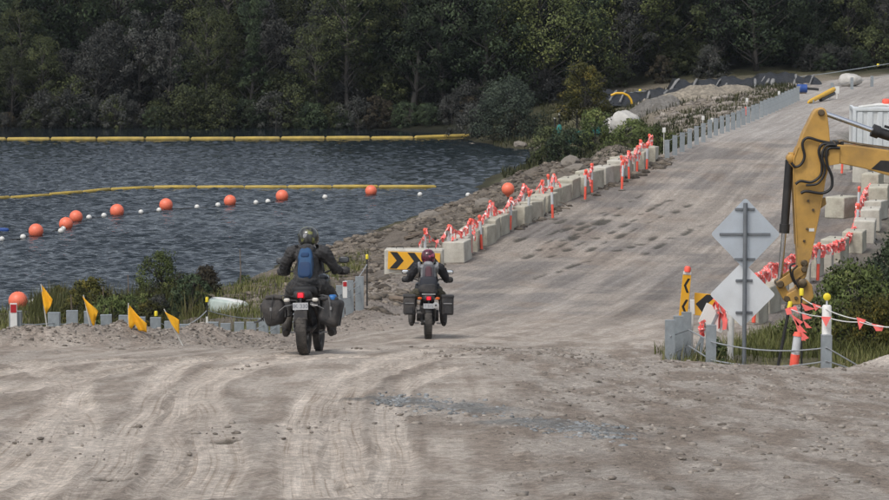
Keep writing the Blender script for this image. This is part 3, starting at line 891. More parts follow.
LB = [(425, 228), (449, 225), (471, 219), (491, 201), (510, 198), (524, 184), (542, 180), (553, 174), (585, 171), (592, 164), (622, 156), (629, 151), (637, 146), (640, 139), (651, 132)]
FB = [(480, 213), (526, 190), (551, 186), (549, 173), (620, 160), (645, 143)]
tops = []
for px, py in LB:
    d = np.interp(px, [420, 455, 650], [88, 90, 114])
    g = ground_px(px, py + 1.08 * F / d, 80)
    o = bollard(g.x, g.y, 'orange and silver bollard standing behind the row of cream blocks', 'bollards behind the cream blocks')
    tops.append(Vector((g.x, g.y, o.location.z + 1.04)))
for px, py in FB:
    d = np.interp(px, [480, 650], [88, 112])
    g = ground_px(px, py + 1.08 * F / d, 80)
    bollard(g.x + .05, g.y - .2, 'orange and silver bollard standing on the road side of the cream blocks', 'bollards in front of the cream blocks', .10)

def bunting(a, b, label, group, sag=.25, seed=0, dense=17, width=.07, name='bunting_ribbon'):
    """rope with short hanging tape tails, alternately orange and pale"""
    R = random.Random(seed)
    o = thing(name, label, 'bunting', tuple(a), 0, group)
    L = (b - a).length
    n = max(5, int(L * dense / 2))
    P = [a.lerp(b, i / n) + Vector((R.uniform(-.02, .02), R.uniform(-.02, .02), -sag * 4 * (i / n) * (1 - i / n) + R.uniform(-.02, .02))) for i in range(n + 1)]
    mb = MB(); mb.tube(P, .007, 5); mb.build('rope', M['rope_white'], o, origin=a)
    # the tape itself: a twisted band along the rope
    N = n * 4; tw = R.uniform(2.5, 5) / max(L, .3); ph0 = R.uniform(0, 6)
    B = []
    for i in range(N + 1):
        f = i / 4; k = min(int(f), n - 1); c = P[k].lerp(P[k + 1], f - k)
        a_ = ph0 + tw * 6.28 * L * i / N * .5 + .5 * math.sin(i * .9)
        sd = (P[k + 1] - P[k]).normalized()
        u = Vector((0, 0, 1)); v = sd.cross(u).normalized()
        w = (u * math.cos(a_) + v * math.sin(a_)) * width * .75
        B.append((c - w, c + w))
    for nm, mt, md_ in (('orange_band', 'flag_orange', 0), ('white_band', 'flag_white', 1)):
        mb = MB()
        for i in range(N):
            if ((i // 3) % 4 == 3) == bool(md_):
                mb.add([B[i][0], B[i][1], B[i + 1][1], B[i + 1][0]], [(0, 1, 2, 3)])
        if mb.v:
            ob = mb.build(nm, M[mt], o, origin=a, fix=False); ob['kind'] = 'stuff'
            md = ob.modifiers.new('thickness', 'SOLIDIFY'); md.thickness = .004
    for nm, mt, ph in (('orange_tape', 'flag_orange', 0), ('pale_tape', 'flag_white', 1)):
        mb = MB()
        for i in range(n):
            if (nm == 'pale_tape' and i % 5) or (nm == 'orange_tape' and i % 2): continue
            p, q = P[i], P[i + 1]
            for kk in range(1):
                s = p.lerp(q, R.random()); e = s + (q - p).normalized() * R.uniform(.03, .10) * R.choice((-1, 1)) + Vector((R.uniform(-.05, .05), R.uniform(-.08, .08), -R.uniform(.08, .30)))
                w = Vector((R.uniform(-1, 1), R.uniform(-1, 1), R.uniform(-.2, .2))).normalized() * width * .5
                mid = s.lerp(e, .5) + Vector((R.uniform(-.03, .03), R.uniform(-.03, .03), 0))
                mb.add([s - w, s + w, mid + w * .9, mid - w * .9, e + w * .7, e - w * .7], [(0, 1, 2, 3), (3, 2, 4, 5)])
        if mb.v:
            ob = mb.build(nm, M[mt], o, origin=a, fix=False); ob['kind'] = 'stuff'
            md = ob.modifiers.new('thickness', 'SOLIDIFY'); md.thickness = .004
    return o
for i, (a, b) in enumerate(zip(tops[:-1], tops[1:])):
    if i in (7, 9): continue
    bunting(a, b, 'orange and white ribbon strung between bollards behind the cream blocks', 'ribbons along the lake side blocks', sag=.28 + .12 * (i % 3 == 0), seed=50 + i)
# loose ends of ribbon wound round the nearest bollards
for s, (px, py) in enumerate(LB):
    i = LB.index((px, py)); a = tops[i]
    bunting(a + Vector((.06, -.06, 0)), a + Vector((RB.uniform(-.3, .3), -.1, -RB.uniform(.3, .6))), 'ribbon tail hanging down a bollard behind the cream blocks', 'hanging ribbon tails', .02, 80 + s, 26)
# bunched ribbon along the right-hand row
RP = [(752, 277, 64), (770, 266, 69), (792, 257, 75), (816, 247, 81), (836, 243, 85), (850, 234, 89), (857, 220, 94), (858, 205, 98), (866, 190, 103), (874, 179, 107)]
rp = [at(*q) for q in RP]
for i, (a, b) in enumerate(zip(rp[:-1], rp[1:])):
    bunting(a, b, 'bunched orange ribbon sagging along the right row of blocks', 'ribbons along the right row of blocks', .08, 120 + i, 34, .11)
for (px, py, d) in ((818, 245, 81), (754, 276, 64.5), (858, 205, 98), (857, 222, 93), (874, 179, 107), (842, 160, 112), (855, 161, 113)):
    p = at(px, py, d)
    g = hz(p.x, p.y)
    o = bollard(p.x, p.y, 'orange and silver bollard holding the ribbon along the right row of blocks', 'bollards along the right row', .05)

# ------------------------------------------------------------------ chevron board on the first long block
g = ground_px(424, 274, 76)
o = thing('long_concrete_block', 'long concrete block with a chevron board hung on it beside the second rider', 'concrete block', (g.x - .28, g.y + .45, hz(g.x, g.y + .4) - .04), RAD(-4))
mb = MB(); mb.cbox((0, 0, .36), (1.64, .55, .72), .03); mb.build('body', M['concrete2'], o)
mb = MB(); mb.tube([(-.5, 0, .71), (-.5, 0, .77), (-.3, 0, .77), (-.3, 0, .71)], .012, 6); mb.build('lifting_loop', M['picket'], o); mb = MB(); mb.tube([(.4, 0, .71), (.4, 0, .77), (.6, 0, .77), (.6, 0, .71)], .012, 6); mb.build('lifting_loop', M['picket'], o)
def chevron_board(name, label, w, h, n, loc, rot, vertical=False, right=True, th=.02, tail=None):
    """yellow board with black chevrons, front facing local -Y"""
    o = thing(name, label, 'sign', loc)
    o.rotation_euler = rot
    mb = MB(); mb.cbox((0, 0, 0), (w, th, h), .004); mb.build('board', M['sign_yellow'], o)
    y = -th / 2 - .002
    cell = (h if vertical else w) / n
    for i in range(n):
        mb = MB()
        if not vertical:
            x0 = -w / 2 + cell * (i + .10); tk = cell * .42; tip = cell * .40; hh = h * .47
            s = 1
            pts = [(x0, hh), (x0 + tk, hh), (x0 + tk + tip, 0), (x0 + tk, -hh), (x0, -hh), (x0 + tip, 0)]
            if not right: pts = [(-a, b) for a, b in pts][::-1]
            mb.prism([(a, y, b) for a, b in pts], (0, .006, 0))
        else:
            zc = -h / 2 + cell * (i + .5); q = cell * .34; tk = w * .30
            pts = [(w * .12, q), (w * .12 + tk, q), (-w * .28 + tk, 0), (w * .12 + tk, -q), (w * .12, -q), (-w * .28, 0)]
            mb.prism([(a, y, zc + b) for a, b in pts], (0, .006, 0))
        mb.build('chevron', M['black'], o)
    return o
f = o.matrix_basis @ Vector((.02, -.33, .40))
cb = chevron_board('chevron_sign', 'yellow board with black chevrons pointing right on the long concrete block', 1.46, .50, 3, f, (RAD(-3), RAD(2), RAD(-4)))
mb = MB(); mb.tube([(-.5, .005, .2), (-.5, .18, .31)], .012, 6); mb.build('hanger', M['galv'], cb); mb = MB(); mb.tube([(.5, .005, .2), (.5, .18, .31)], .012, 6); mb.build('hanger', M['galv'], cb)

# ------------------------------------------------------------------ wire rope barriers
def post_mesh():
    mb = MB()
    h, w, d, t = .72, .19, .11, .012
    poly = [(-w / 2, 0), (w / 2, 0), (w / 2, d), (w / 2 - t, d), (w / 2 - t, t), (-w / 2 + t, t), (-w / 2 + t, d), (-w / 2, d)]
    mb.prism([(x, y, -.3) for x, y in poly], (0, 0, h + .3))
    mb.box((0, d / 2, h + .004), (w + .004, d + .004, .01))
    return mb.build('post', M['galv'])
_pm = post_mesh(); POSTM = _pm.data; bpy.data.objects.remove(_pm)

def barrier(label, pts, ropes=(.5,), jitter=.02, sagp=.02, zs=None, hs=1.0):
    a = pts[0]
    o = thing('wire_rope_barrier', label, 'barrier', (a[0], a[1], hz(a[0], a[1])))
    O = o.location.copy(); T = []
    for i, (x, y) in enumerate(pts):
        z = hz(x, y) if zs is None else zs[i]
        p = link('post', POSTM, o); p.location = Vector((x, y, z)) - O
        j = pts[min(i + 1, len(pts) - 1)]; k = pts[max(i - 1, 0)]
        p.scale = (1, 1, hs * RB.uniform(.94, 1.04))
        p.rotation_euler = (RB.uniform(-jitter, jitter), RB.uniform(-jitter, jitter), RB.uniform(-.1, .1))
        T.append(Vector((x, y - .012, z)))
    for hgt in ropes:
        mb = MB(); P = []
        for i in range(len(T)):
            P.append(T[i] + Vector((0, 0, hgt)))
            if i < len(T) - 1: P.append(T[i].lerp(T[i + 1], .5) + Vector((0, 0, hgt - sagp)))
        mb.tube(P, .011, 6); mb.build('cable', M['rope'], o, origin=O)
    return o
# left barrier: straight along the road edge
L0, L1 = (-6.78, 47.0), (-1.95, 68.3)
n = 25
pts = [(L0[0] + (L1[0] - L0[0]) * t, L0[1] + (L1[1] - L0[1]) * t) for t in [i / n for i in range(n + 1)]]
pts = [pts[0]] + pts[2:]
zs = np.interp([p[1] for p in pts], [47, 50, 53, 56, 59.5, 64, 68.3], [5.58, 5.22, 4.78, 4.28, 3.86, 3.80, 3.80])
lbar = barrier('row of grey steel posts and cable between the stony ridge and the reeds', pts, (.55, .40), zs=list(zs))
# far barrier
A, B = Vector((8.85, 119, 0)), Vector((19.97, 170, 0))
nn = 27
pts = [(A.x + (B.x - A.x) * t + .35 * math.sin(3 * t), A.y + (B.y - A.y) * t) for t in [i / nn for i in range(nn + 1)]]
barrier('long row of grey posts along the far left side of the dam road', pts, (.55,), zs=[float(road_z(q[1])) + .18 for q in pts], hs=.84)
pts = [(lambda g: (g.x, g.y))(ground_px(px, py, 150)) for px, py in ((832, 95), (852, 89.5), (872, 86.5), (893, 83))]
barrier('few grey posts below the white boulder where the road bends away', pts, (.5,))

# delineators and caps on the left barrier
def guide_post(px, py0, py1, d, w=.10):
    a, b = at(px, py1, d), at(px, py0, d)
    h = b.z - a.z
    o = thing('guide_post', '', 'guide post', tuple(a))
    mb = MB(); mb.cbox((0, -.015, h / 2), (w, .012, h), .003); mb.build('blade', M['white'], o)
    mb = MB(); mb.box((0, -.024, h * .82), (w * .84, .006, h * .27)); mb.build('reflector', M['refl_red'], o)
    return o
g1 = guide_post(14, 303, 333, 46.95, .11); g1['label'] = 'white guide post with red reflector beside the large orange buoy'
mb = MB(); mb.box((0, 0, -.1), (.05, .012, .2)); mb.build('foot', M['galv'], g1)
g2 = guide_post(345, 281, 298, 66.4, .10); g2['label'] = 'white guide post with red reflector on the steel posts by the first rider'
mb = MB(); mb.box((0, 0, -.1), (.05, .012, .2)); mb.build('foot', M['galv'], g2)

# pickets with yellow caps
def picket(label, top, foot, cap=True, r=.018, band=False):
    o = thing('star_picket', label, 'picket', tuple(foot))
    v = top - foot
    mb = MB()
    for k in range(3):
        th = k * 2.094 + .4
        off = Vector((math.cos(th), math.sin(th), 0)) * r
        mb.tube([foot + off * .5 - v * .05, top + off * .5], [(r * .6, r * .6)] * 2, 5)
    mb.build('stem', M['picket'], o, origin=foot)
    if cap:
        mb = MB(); mb.lathe([(.035, -.02), (.035, .07), (.026, .085)], 10, Matrix.Translation(top) @ v.to_track_quat('Z', 'Y').to_matrix().to_4x4()); mb.build('cap', M['cap_yellow'], o, origin=foot, smooth=True)
    if band:
        mb = MB(); c = foot.lerp(top, .62); mb.cbox(c + Vector((0, -.03, 0)), (.05, .015, .2), .003); mb.build('reflector', M['white'], o, origin=foot)
    return o
caps = []
for px, pt, pb, d, lb, bd in ((156, 315, 352, 62, 'yellow capped picket among the reeds beside the leaning yellow flag', False), (207, 301, 345, 63, 'yellow capped picket with white reflector in front of the upturned dinghy', True), (367, 258, 312, 70, 'yellow capped picket at the far end of the left row of posts', False)):
    t, b = at(px, pt, d), at(px, pb, d)
    b.z = hz(b.x, b.y) - .1
    picket(lb, t, b, band=bd); caps.append(t)
cable_pts = [at(150, 327, 61), caps[0] + Vector((0, 0, -.1)), at(180, 326, 62.5), caps[1] + Vector((0, 0, -.2))]
mb = MB()
P = []
for a, b in zip(cable_pts[:-1], cable_pts[1:]):
    for k in range(6):
        t = k / 6; P.append(a.lerp(b, t) + Vector((0, 0, -.3 * t * (1 - t))))
P.append(cable_pts[-1])
a, b = caps[1] + Vector((0, 0, -.2)), Vector((-2.35, 66.3, 4.35))
for k in range(1, 13):
    t = k / 12; P.append(a.lerp(b, t) + Vector((0, 0, -1.3 * t * (1 - t))))
a, b = b, caps[2] + Vector((0, 0, -.15))
for k in range(1, 7):
    t = k / 6; P.append(a.lerp(b, t) + Vector((0, 0, -.4 * t * (1 - t))))
mb.tube(P, .011, 6)
tag(mb.build('slack_cable', M['rope'], origin=P[0]), 'slack grey cable looping between the yellow capped pickets', 'cable')

# thin stakes in the reeds
for px, pt, pb, d, lb in ((240, 249, 300, 84, 'dark thin stake standing in the grass at the water edge'), (71, 295, 340, 66, 'thin dark stake behind the stony ridge near the first flag'), (103, 287, 335, 70, 'thin dark stake in the reeds beside the second flag'), (128, 275, 330, 74, 'thin bent twig stake in the reeds above the third flag')):
    t, b = at(px, pt, d), at(px, pb, d); b.z = hz(b.x, b.y) - .1
    mb = MB(); mb.tube([b, b.lerp(t, .5) + Vector((.02, 0, 0)), t], [.022, .018, .012], 6)
    tag(mb.build('stake', M['wood'], origin=b, smooth=True), lb, 'stake')

# ------------------------------------------------------------------ yellow flags on the ridge
def flag(label, poly, pole_top, pole_bot, d):
    top, bot = at(*pole_top, d), at(*pole_bot, d)
    o = thing('warning_flag', label, 'flag', tuple(bot))
    mb = MB(); mb.tube([bot - Vector((0, 0, .12)), top], [.013, .009], 6); mb.build('pole', M['stake'], o, origin=bot)
    bm = bmesh.new()
    vs = [bm.verts.new(at(px, py, d) - bot) for px, py in poly]
    bm.faces.new(vs)
    bmesh.ops.triangulate(bm, faces=bm.faces)
    bmesh.ops.subdivide_edges(bm, edges=list(bm.edges), cuts=4, use_grid_fill=True)
    for v in bm.verts: v.co.y += -.02 + .045 * math.sin(v.co.x * 30 + v.co.z * 14)
    me = bpy.data.meshes.new('cloth'); bm.to_mesh(me); bm.free()
    me.polygons.foreach_set('use_smooth', np.ones(len(me.polygons), bool))
    me.materials.append(M['flag_yellow'])
    c = link('cloth', me, o); md = c.modifiers.new('thickness', 'SOLIDIFY'); md.thickness = .004
flag('yellow pennant flag on a leaning white stake nearest the orange buoy', [(40.5, 284), (53, 299), (52, 303), (46.5, 314), (44, 305)], (41, 284), (49, 335), 46.8)
flag('yellow pennant flag with its tip pointing right behind the stony ridge', [(83, 296), (98, 311), (97, 315), (93.5, 329), (90, 318)], (83.5, 295), (93.5, 334), 46.8)
flag('drooping yellow flag folded in two over the stony ridge', [(128, 304), (136, 313), (147, 323), (147, 332), (139, 331), (135, 324), (129.5, 332)], (128.4, 303), (128.6, 338), 46.8)
flag('small yellow pennant flag on a stake leaning right over the ridge', [(165, 311), (179, 320), (179.3, 334), (172, 324)], (164, 309), (184, 341), 46.8)

# ------------------------------------------------------------------ buoys and booms on the lake
def buoy_mesh(d, mt):
    mb = MB()
    mb.lathe([(0.02, -d * .62), (d * .10, -d * .6)] + [(d * .5 * math.cos(t), d * .5 * math.sin(t)) for t in [RAD(a) for a in range(-70, 91, 16)]], 24)
    o = mb.build('float', M[mt], smooth=True)
    mb = MB(); mb.tube([(-.03, 0, d * .49), (-.03, 0, d * .49 + .05), (.03, 0, d * .49 + .05), (.03, 0, d * .49)], .012, 6)
    e = mb.build('eyelet', M['picket'])
    me = (o.data, e.data); bpy.data.objects.remove(o); bpy.data.objects.remove(e)
    return me
BO = buoy_mesh(.62, 'buoy'); BW = buoy_mesh(.24, 'white')
def buoy(px, py, kind, label, group):
    me = BO if kind == 'o' else BW
    r = .62 * .5 if kind == 'o' else .12
    # the ball's centre rides .55 r above the water: find it on that plane
    rr = ray(px, py); t = (r * .62 - CAMZ) / rr.z
    o = thing('orange_buoy' if kind == 'o' else 'white_float', label, 'buoy', (rr.x * t, rr.y * t, r * .62), RB.uniform(0, 6), group)
    s = RB.uniform(.92, 1.06); o.scale = (s, s, s)
    o.rotation_euler = (RB.uniform(-.3, .3), RB.uniform(-.3, .3), 0)
    link('float', me[0], o); link('eyelet', me[1], o)
    return o.location
line = []
OB = [(36, 231), (66, 224), (76, 217), (117, 211), (166, 205), (230, 201), (282, 196), (371, 191)]
for q in OB: line.append(buoy(*q, 'o', 'round orange buoy in the curved line of buoys across the lake', 'orange buoys in the curved line'))
for q in [(2, 239), (23, 237), (61, 231), (63, 229), (89, 217.5), (104, 215.5), (141, 212), (159, 210), (197, 207), (218, 205), (256, 202.5), (268, 201.5), (325, 197), (420, 194.5), (468, 195)]:
    line.append(buoy(*q, 'w', 'small white float between the orange buoys on the lake', 'white floats in the curved line'))
buoy(18, 301, 'o', 'large orange buoy close to the reeds behind the white guide post', None)
for q in [(32, 302), (36, 309)]: buoy(*q, 'w', 'small white float beside the large orange buoy at the reeds', 'white floats at the near shore')
line = sorted(line, key=lambda p: p.x)
mb = MB(); mb.tube([Vector((p.x, p.y, .01)) for p in line], .025, 6)
tag(mb.build('buoy_line', M['picket'], origin=line[0]), 'dark floating rope joining the orange buoys and white floats', 'rope')
# orange ball on the bank
g = ground_px(508, 198, 90)
o = thing('orange_buoy', 'orange ball lying on the bank behind the cream concrete blocks', 'buoy', tuple(at(508, 189, 103))); 
link('float', BO[0], o); link('eyelet', BO[1], o); o.scale = (.72,) * 3
z0 = o.location.z
mb = MB(); p0 = Vector((o.location.x, o.location.y, hz(o.location.x, o.location.y))); 
mb.tube([(0, 0, (p0.z - z0) / .72 - .1), (0, 0, -.25)], .03, 8); mb.build('stand', M['picket'], o)
# near-shore debris floats
for px, py in ((66, 308), (76, 309), (71, 312)):
    p = at(px, py, 72); p.z = hz(p.x, p.y) + .25

def boom(label, pxs, seg, r, first=True):
    P = [on_water(*q) for q in pxs]
    o = thing('floating_boom', label, 'boom', tuple(P[0]))
    pts = along(P, seg)
    pts = pts[:-1] + [(P[-1], 0.0)]
    me = None
    for (p, rz), (q, _) in zip(pts[:-1], pts[1:]):
        v = q - p; L = v.length
        if me is None:
            mb = MB(); l = L * .985; L0 = L
            mb.tube([(0, 0, .02), (.08, 0, .025), (l / 2, 0, .03), (l - .08, 0, .025), (l, 0, .02)], [.06, r, r * 1.02, r, .06], 10)
            ob = mb.build('float_section', M['boom'], o, smooth=True); me = ob.data
        else: ob = link('float_section', me, o)
        ob.location = p - P[0] + Vector((0, 0, RB.uniform(.0, .04))); ob.rotation_euler = (0, 0, math.atan2(v.y, v.x) + RB.uniform(-.01, .01)); ob.scale = (L / L0, 1, 1)
    mb = MB(); mb.tube([p - P[0] + Vector((0, 0, .02)) for p, _ in pts], .03, 6); mb.build('tension_line', M['picket'], o)
    return o
boom('long yellow floating boom lying straight along the far shore', [(-40, 140.5), (120, 140), (300, 139.3), (445, 138.5), (480, 136.5)], 2.9, .145)
boom('yellow floating boom that bends back behind the line of buoys', [(-30, 201.5), (30, 197.5), (78, 194), (110, 190.5), (150, 188.5), (250, 188), (437, 188)], 2.3, .105)
b = on_water(1, 231)
mb = MB(); mb.sbox(b + Vector((-.2, 0, .05)), (.55, .12, .09), .6); tag(mb.build('blue_float', M['blue'], origin=b, smooth=True), 'blue float on the water at the end of the buoy line', 'float')

# upturned dinghy / pale box behind the fence
mb = MB()
c = at(228, 314, 76); c.z = hz(c.x, c.y)
R_ = Euler((0, RAD(6), RAD(-8)))
def hull(q): return Vector((q.x, q.y * (1 - .25 * (q.x / .48) ** 2), q.z * (1 - .25 * max(0, q.x / .48))))
mb.sbox(c + Vector((0, 0, .15)), (.50, .34, .18), .32, 24, 12, R_, hull)
o = thing('dinghy', 'small upturned pale green and white dinghy lying in the grass', 'boat', tuple(c))
mb.build('hull', mat('pale_green_hull', (.42, .50, .46), .6, var=.2, scale=4, dirt=(.55, .55, .52), dirt_amt=.4), o, origin=c, smooth=True)
mb = MB(); mb.sbox(c + Vector((0, 0, .29)), (.46, .24, .05), .6, 20, 8, R_, hull); mb.build('keel_panel', M['white'], o, origin=c, smooth=True)
# odd timber and boulders on the bank
for px, py, r, m_, lb in ((428, 219, .55, 'stone', 'grey boulder at the water edge below the ribbon'), (487, 206, .5, 'stone', 'pale brown boulder on the bank below the orange ball'), (570, 166, .62, 'stone', 'brown boulder beside the heap of rubble'), (575, 172, .5, 'stone', 'flat brown rock slab behind the cream blocks'), (535, 150, .6, 'stone', 'grey boulder at the waterline right of the big waterside bush'), (522, 146, .5, 'stone', 'smaller grey boulder under the big waterside bush'), (470, 146, .4, 'stone', 'small pale rock at the waterline under the wispy bush')):
    g = ground_px(px, py, 80); mb = MB(); rock(RB, (g.x, g.y, g.z + r * .12), r * .8, mb, 2, .55)
    tag(mb.build('boulder', M[m_], origin=g, smooth=False), lb, 'boulder')
for k, (px, py, dx, dy, lb) in enumerate(((318, 292, 1.0, .5, 'short weathered log lying on the bank behind the first rider'), (262, 283, 1.4, .3, 'pale weathered log lying in the grass at the water edge'), (390, 300, .8, -.5, 'thin broken branch on the stony bank by the second rider'), (560, 172, 1.5, .5, 'grey timber plank on the rubble behind the cream blocks'), (405, 240, 1.2, .8, 'long thin branch on the bank below the ribbon'))):
    g = ground_px(px, py, 62); mb = MB(); e = Vector((g.x + dx, g.y + dy, hz(g.x + dx, g.y + dy)))
    mb.tube([g + Vector((0, 0, .05)), g.lerp(e, .5) + Vector((0, 0, .1)), e + Vector((0, 0, .06))], [.07, .06, .035], 8)
    tag(mb.build('log', M['wood'], origin=g, smooth=True), lb, 'log')

# ------------------------------------------------------------------ motorcycles and riders
MK = {
    'tyre': mat('tyre_rubber', (.022, .021, .02), .85, var=.3, scale=9, dirt=(.13, .115, .10), dirt_amt=.35, bump=.3, bscale=60, bdist=.004),
    'rim': mat('wheel_metal', (.05, .05, .052), .4, .7, var=.2),
    'blackplastic': mat('black_plastic', (.018, .018, .02), .5, var=.3, scale=8, dirt=(.10, .09, .08), dirt_amt=.22),
    'engine': mat('engine_metal', (.05, .05, .052), .45, .6, var=.35, scale=12, dirt=(.12, .105, .09), dirt_amt=.3),
    'steel': mat('steel_tube', (.30, .30, .30), .35, .8, var=.2),
    'silver': mat('silver_metal', (.55, .55, .54), .35, .7, var=.15),
    'seat': mat('seat_vinyl', (.018, .018, .019), .6, var=.2),
    'strap': mat('webbing_strap', (.075, .075, .075), .8, var=.2),
    'bag': mat('black_pannier_fabric', (.024, .024, .026), .8, var=.4, scale=9, dirt=(.12, .105, .09), dirt_amt=.25, bump=.9, bscale=18, bdist=.02),
    'jacket': mat('black_jacket', (.030, .031, .034), .85, var=.35, scale=7, dirt=(.075, .07, .065), dirt_amt=.25, bump=.9, bscale=13, bdist=.03),
    'jacket2': mat('black_mesh_jacket', (.022, .022, .026), .85, var=.35, scale=7, bump=.9, bscale=13, bdist=.03),
    'grey_panel': mat('grey_jacket_panel', (.24, .245, .255), .85, var=.2, scale=7, bump=.7, bscale=13, bdist=.03),
    'trouser': mat('dark_trousers', (.035, .034, .034), .9, var=.35, scale=6, dirt=(.10, .09, .08), dirt_amt=.3, bump=.9, bscale=12, bdist=.03),
    'olive_trouser': mat('khaki_trousers', (.075, .068, .045), .9, var=.3, scale=6, bump=.8, bscale=12, bdist=.03),
    'boot': mat('dark_boots', (.03, .026, .023), .6, var=.3, scale=9, dirt=(.15, .13, .11), dirt_amt=.4),
    'glove': mat('black_gloves', (.02, .02, .02), .7, var=.25),
    'bluepack': mat('blue_backpack', (.018, .066, .155), .75, var=.22, scale=7, bump=.5, bscale=14, bdist=.015),
    'bluepack2': mat('dark_blue_panel', (.008, .035, .10), .75, var=.22, scale=7),
    'greypack': mat('grey_backpack', (.085, .085, .095), .8, var=.25, scale=9, bump=.5, bscale=16, bdist=.015),
    'darkpack': mat('dark_backpack', (.020, .023, .032), .75, var=.25, scale=9, bump=.5, bscale=16, bdist=.015),
    'maroonstrap': mat('plum_pack_panel', (.085, .04, .05), .8, var=.2),
    'plate': mat('number_plate', (.40, .41, .42), .5, var=.10, scale=30),  # pale plate greyed in its colour to stand for the shade on it
    'plate_text': mat('plate_characters', (.10, .105, .13), .6, var=.05),
    'amber': mat('amber_lens', (.55, .10, .01), .25, var=.1),
    'clear': mat('clear_lens', (.55, .53, .48), .25, var=.1),
    'mirror': mat('mirror_glass', (.75, .78, .80), .08, .95, var=.02),
    'bluebottle': mat('blue_bottle', (.02, .13, .36), .4, var=.1),
    'skin': mat('skin', (.45, .27, .19), .6, var=.08),
    'screen': mat('smoked_screen', (.06, .065, .07), .15, var=.1),
    'tank': mat('dark_tank_paint', (.03, .032, .036), .3, var=.15, coat=.5),
}
def glow(name, col, s):
    m, nt, b = ng(name)
    b.inputs['Base Color'].default_value = (*col, 1)
    b.inputs['Emission Color'].default_value = (*col, 1)
    b.inputs['Emission Strength'].default_value = s
    b.inputs['Roughness'].default_value = .3
    return m
MK['tail'] = glow('lit_tail_light', (.85, .012, .03), .7)
MK['tail_dim'] = mat('tail_light_lens', (.30, .008, .01), .25, var=.1)

def helmet_mat(name, base, b2, accent, sc):
    m, nt, b = ng(name)
    tc = nd(nt, 'ShaderNodeTexCoord')
    w = nd(nt, 'ShaderNodeTexWave', Scale=sc, Distortion=6.0, Detail=2.0)
    n = nd(nt, 'ShaderNodeTexNoise', Scale=sc * 2.2, Detail=3.0)
    for q in (w, n): nt.links.new(tc.outputs['Object'], q.inputs['Vector'])
    c = mixc(nt, base, b2, ramp(nt, w.outputs['Fac'], [(.5, 0), (.62, 1)]))
    c = mixc(nt, c, accent, ramp(nt, n.outputs['Fac'], [(.56, 0), (.62, 1)]))
    nt.links.new(c, b.inputs['Base Color']); b.inputs['Roughness'].default_value = .3; b.inputs['Coat Weight'].default_value = .4
    return m
MK['helmet1'] = helmet_mat('black_yellow_helmet', (.02, .021, .022), (.045, .047, .045), (.16, .17, .05), 5)
MK['helmet2'] = helmet_mat('maroon_helmet', (.10, .012, .03), (.04, .01, .02), (.34, .06, .12), 6)

def text_mesh(txt, size):
    cu = bpy.data.curves.new('txt', 'FONT'); cu.body = txt; cu.size = size; cu.align_x = 'CENTER'; cu.align_y = 'CENTER'; cu.extrude = .001
    o = bpy.data.objects.new('txt', cu); COL.objects.link(o)
    me = bpy.data.meshes.new_from_object(o.evaluated_get(bpy.context.evaluated_depsgraph_get()))
    bpy.data.objects.remove(o); bpy.data.curves.remove(cu)
    return me

def wheel(parent, name, y, R, w, knobs=36):
    z = R
    M4 = Matrix.Translation((0, y, z)) @ Matrix.Rotation(math.pi / 2, 4, 'Y')
    mb = MB()
    prof = [(R * .70, -w * .36), (R * .80, -w * .48), (R * .91, -w * .48), (R * .965, -w * .32), (R * .98, 0), (R * .965, w * .32), (R * .91, w * .48), (R * .80, w * .48), (R * .70, w * .36)]
    n = 48; vs, fs = [], []
    for r, h in prof:
        for k in range(n):
            th = 2 * math.pi * k / n; vs.append(M4 @ Vector((r * math.cos(th), r * math.sin(th), h)))
    L = len(prof)
    for i in range(L):
        for k in range(n):
            k2 = (k + 1) % n; j = (i + 1) % L
            fs.append((i * n + k, i * n + k2, j * n + k2, j * n + k))
    mb.add(vs, fs)
    t = mb.build(name, MK['tyre'], parent, smooth=True)
    kb = MB()
    for k in range(knobs):
        th = 2 * math.pi * k / knobs
        for off, rr in ((-.30 if k % 2 else -.16, .985), (.16 if k % 2 else .30, .985)):
            Rm = Matrix.Rotation(th, 3, 'X')
            kb.box(Vector((off * w, y, z)) + Rm @ Vector((0, 0, R * (rr - .01 - .05 * abs(off)))), (w * .24, 2 * math.pi * R / knobs * .55, R * .045), Rm)
    o = kb.build('tread', MK['tyre'], t); o['kind'] = 'stuff'
    rb = MB()
    vs, fs = [], []
    prof = [(R * .72, -w * .34), (R * .72, w * .34), (R * .64, w * .26), (R * .64, -w * .26)]
    for r, h in prof:
        for k in range(n):
            th = 2 * math.pi * k / n; vs.append(M4 @ Vector((r * math.cos(th), r * math.sin(th), h)))
    for i in range(4):
        for k in range(n):
            k2 = (k + 1) % n; j = (i + 1) % 4
            fs.append((i * n + k, i * n + k2, j * n + k2, j * n + k))
    rb.add(vs, fs)
    rb.lathe([(.045, -.09), (.05, 0), (.045, .09)], 14, M4)
    for k in range(18):
        th = 2 * math.pi * k / 18 + .1
        s = 1 if k % 2 else -1
        rb.tube([M4 @ Vector((.045 * math.cos(th + .7 * s), .045 * math.sin(th + .7 * s), s * .06)), M4 @ Vector((R * .66 * math.cos(th), R * .66 * math.sin(th), 0))], .004, 4)
    rb.build('rim', MK['rim'], t)
    return t

def soft_bag(parent, name, c, r, seed, matl='bag', e=.5, rot=None):
    R = random.Random(seed); ph = [R.uniform(0, 6) for _ in range(4)]
    def warp(q):
        k = 1 + .09 * math.sin(19 * q.z + 6 * q.x + ph[0]) + .05 * math.sin(17 * q.y + ph[1]) + .06 * math.sin(27 * q.x + 9 * q.z + ph[2])
        return Vector((q.x * k, q.y * k, q.z * (1 + .04 * math.sin(15 * q.x + ph[3]))))
    mb = MB(); mb.sbox(c, r, e, 28, 18, rot, warp)
    return mb.build(name, MK[matl], parent, smooth=True)

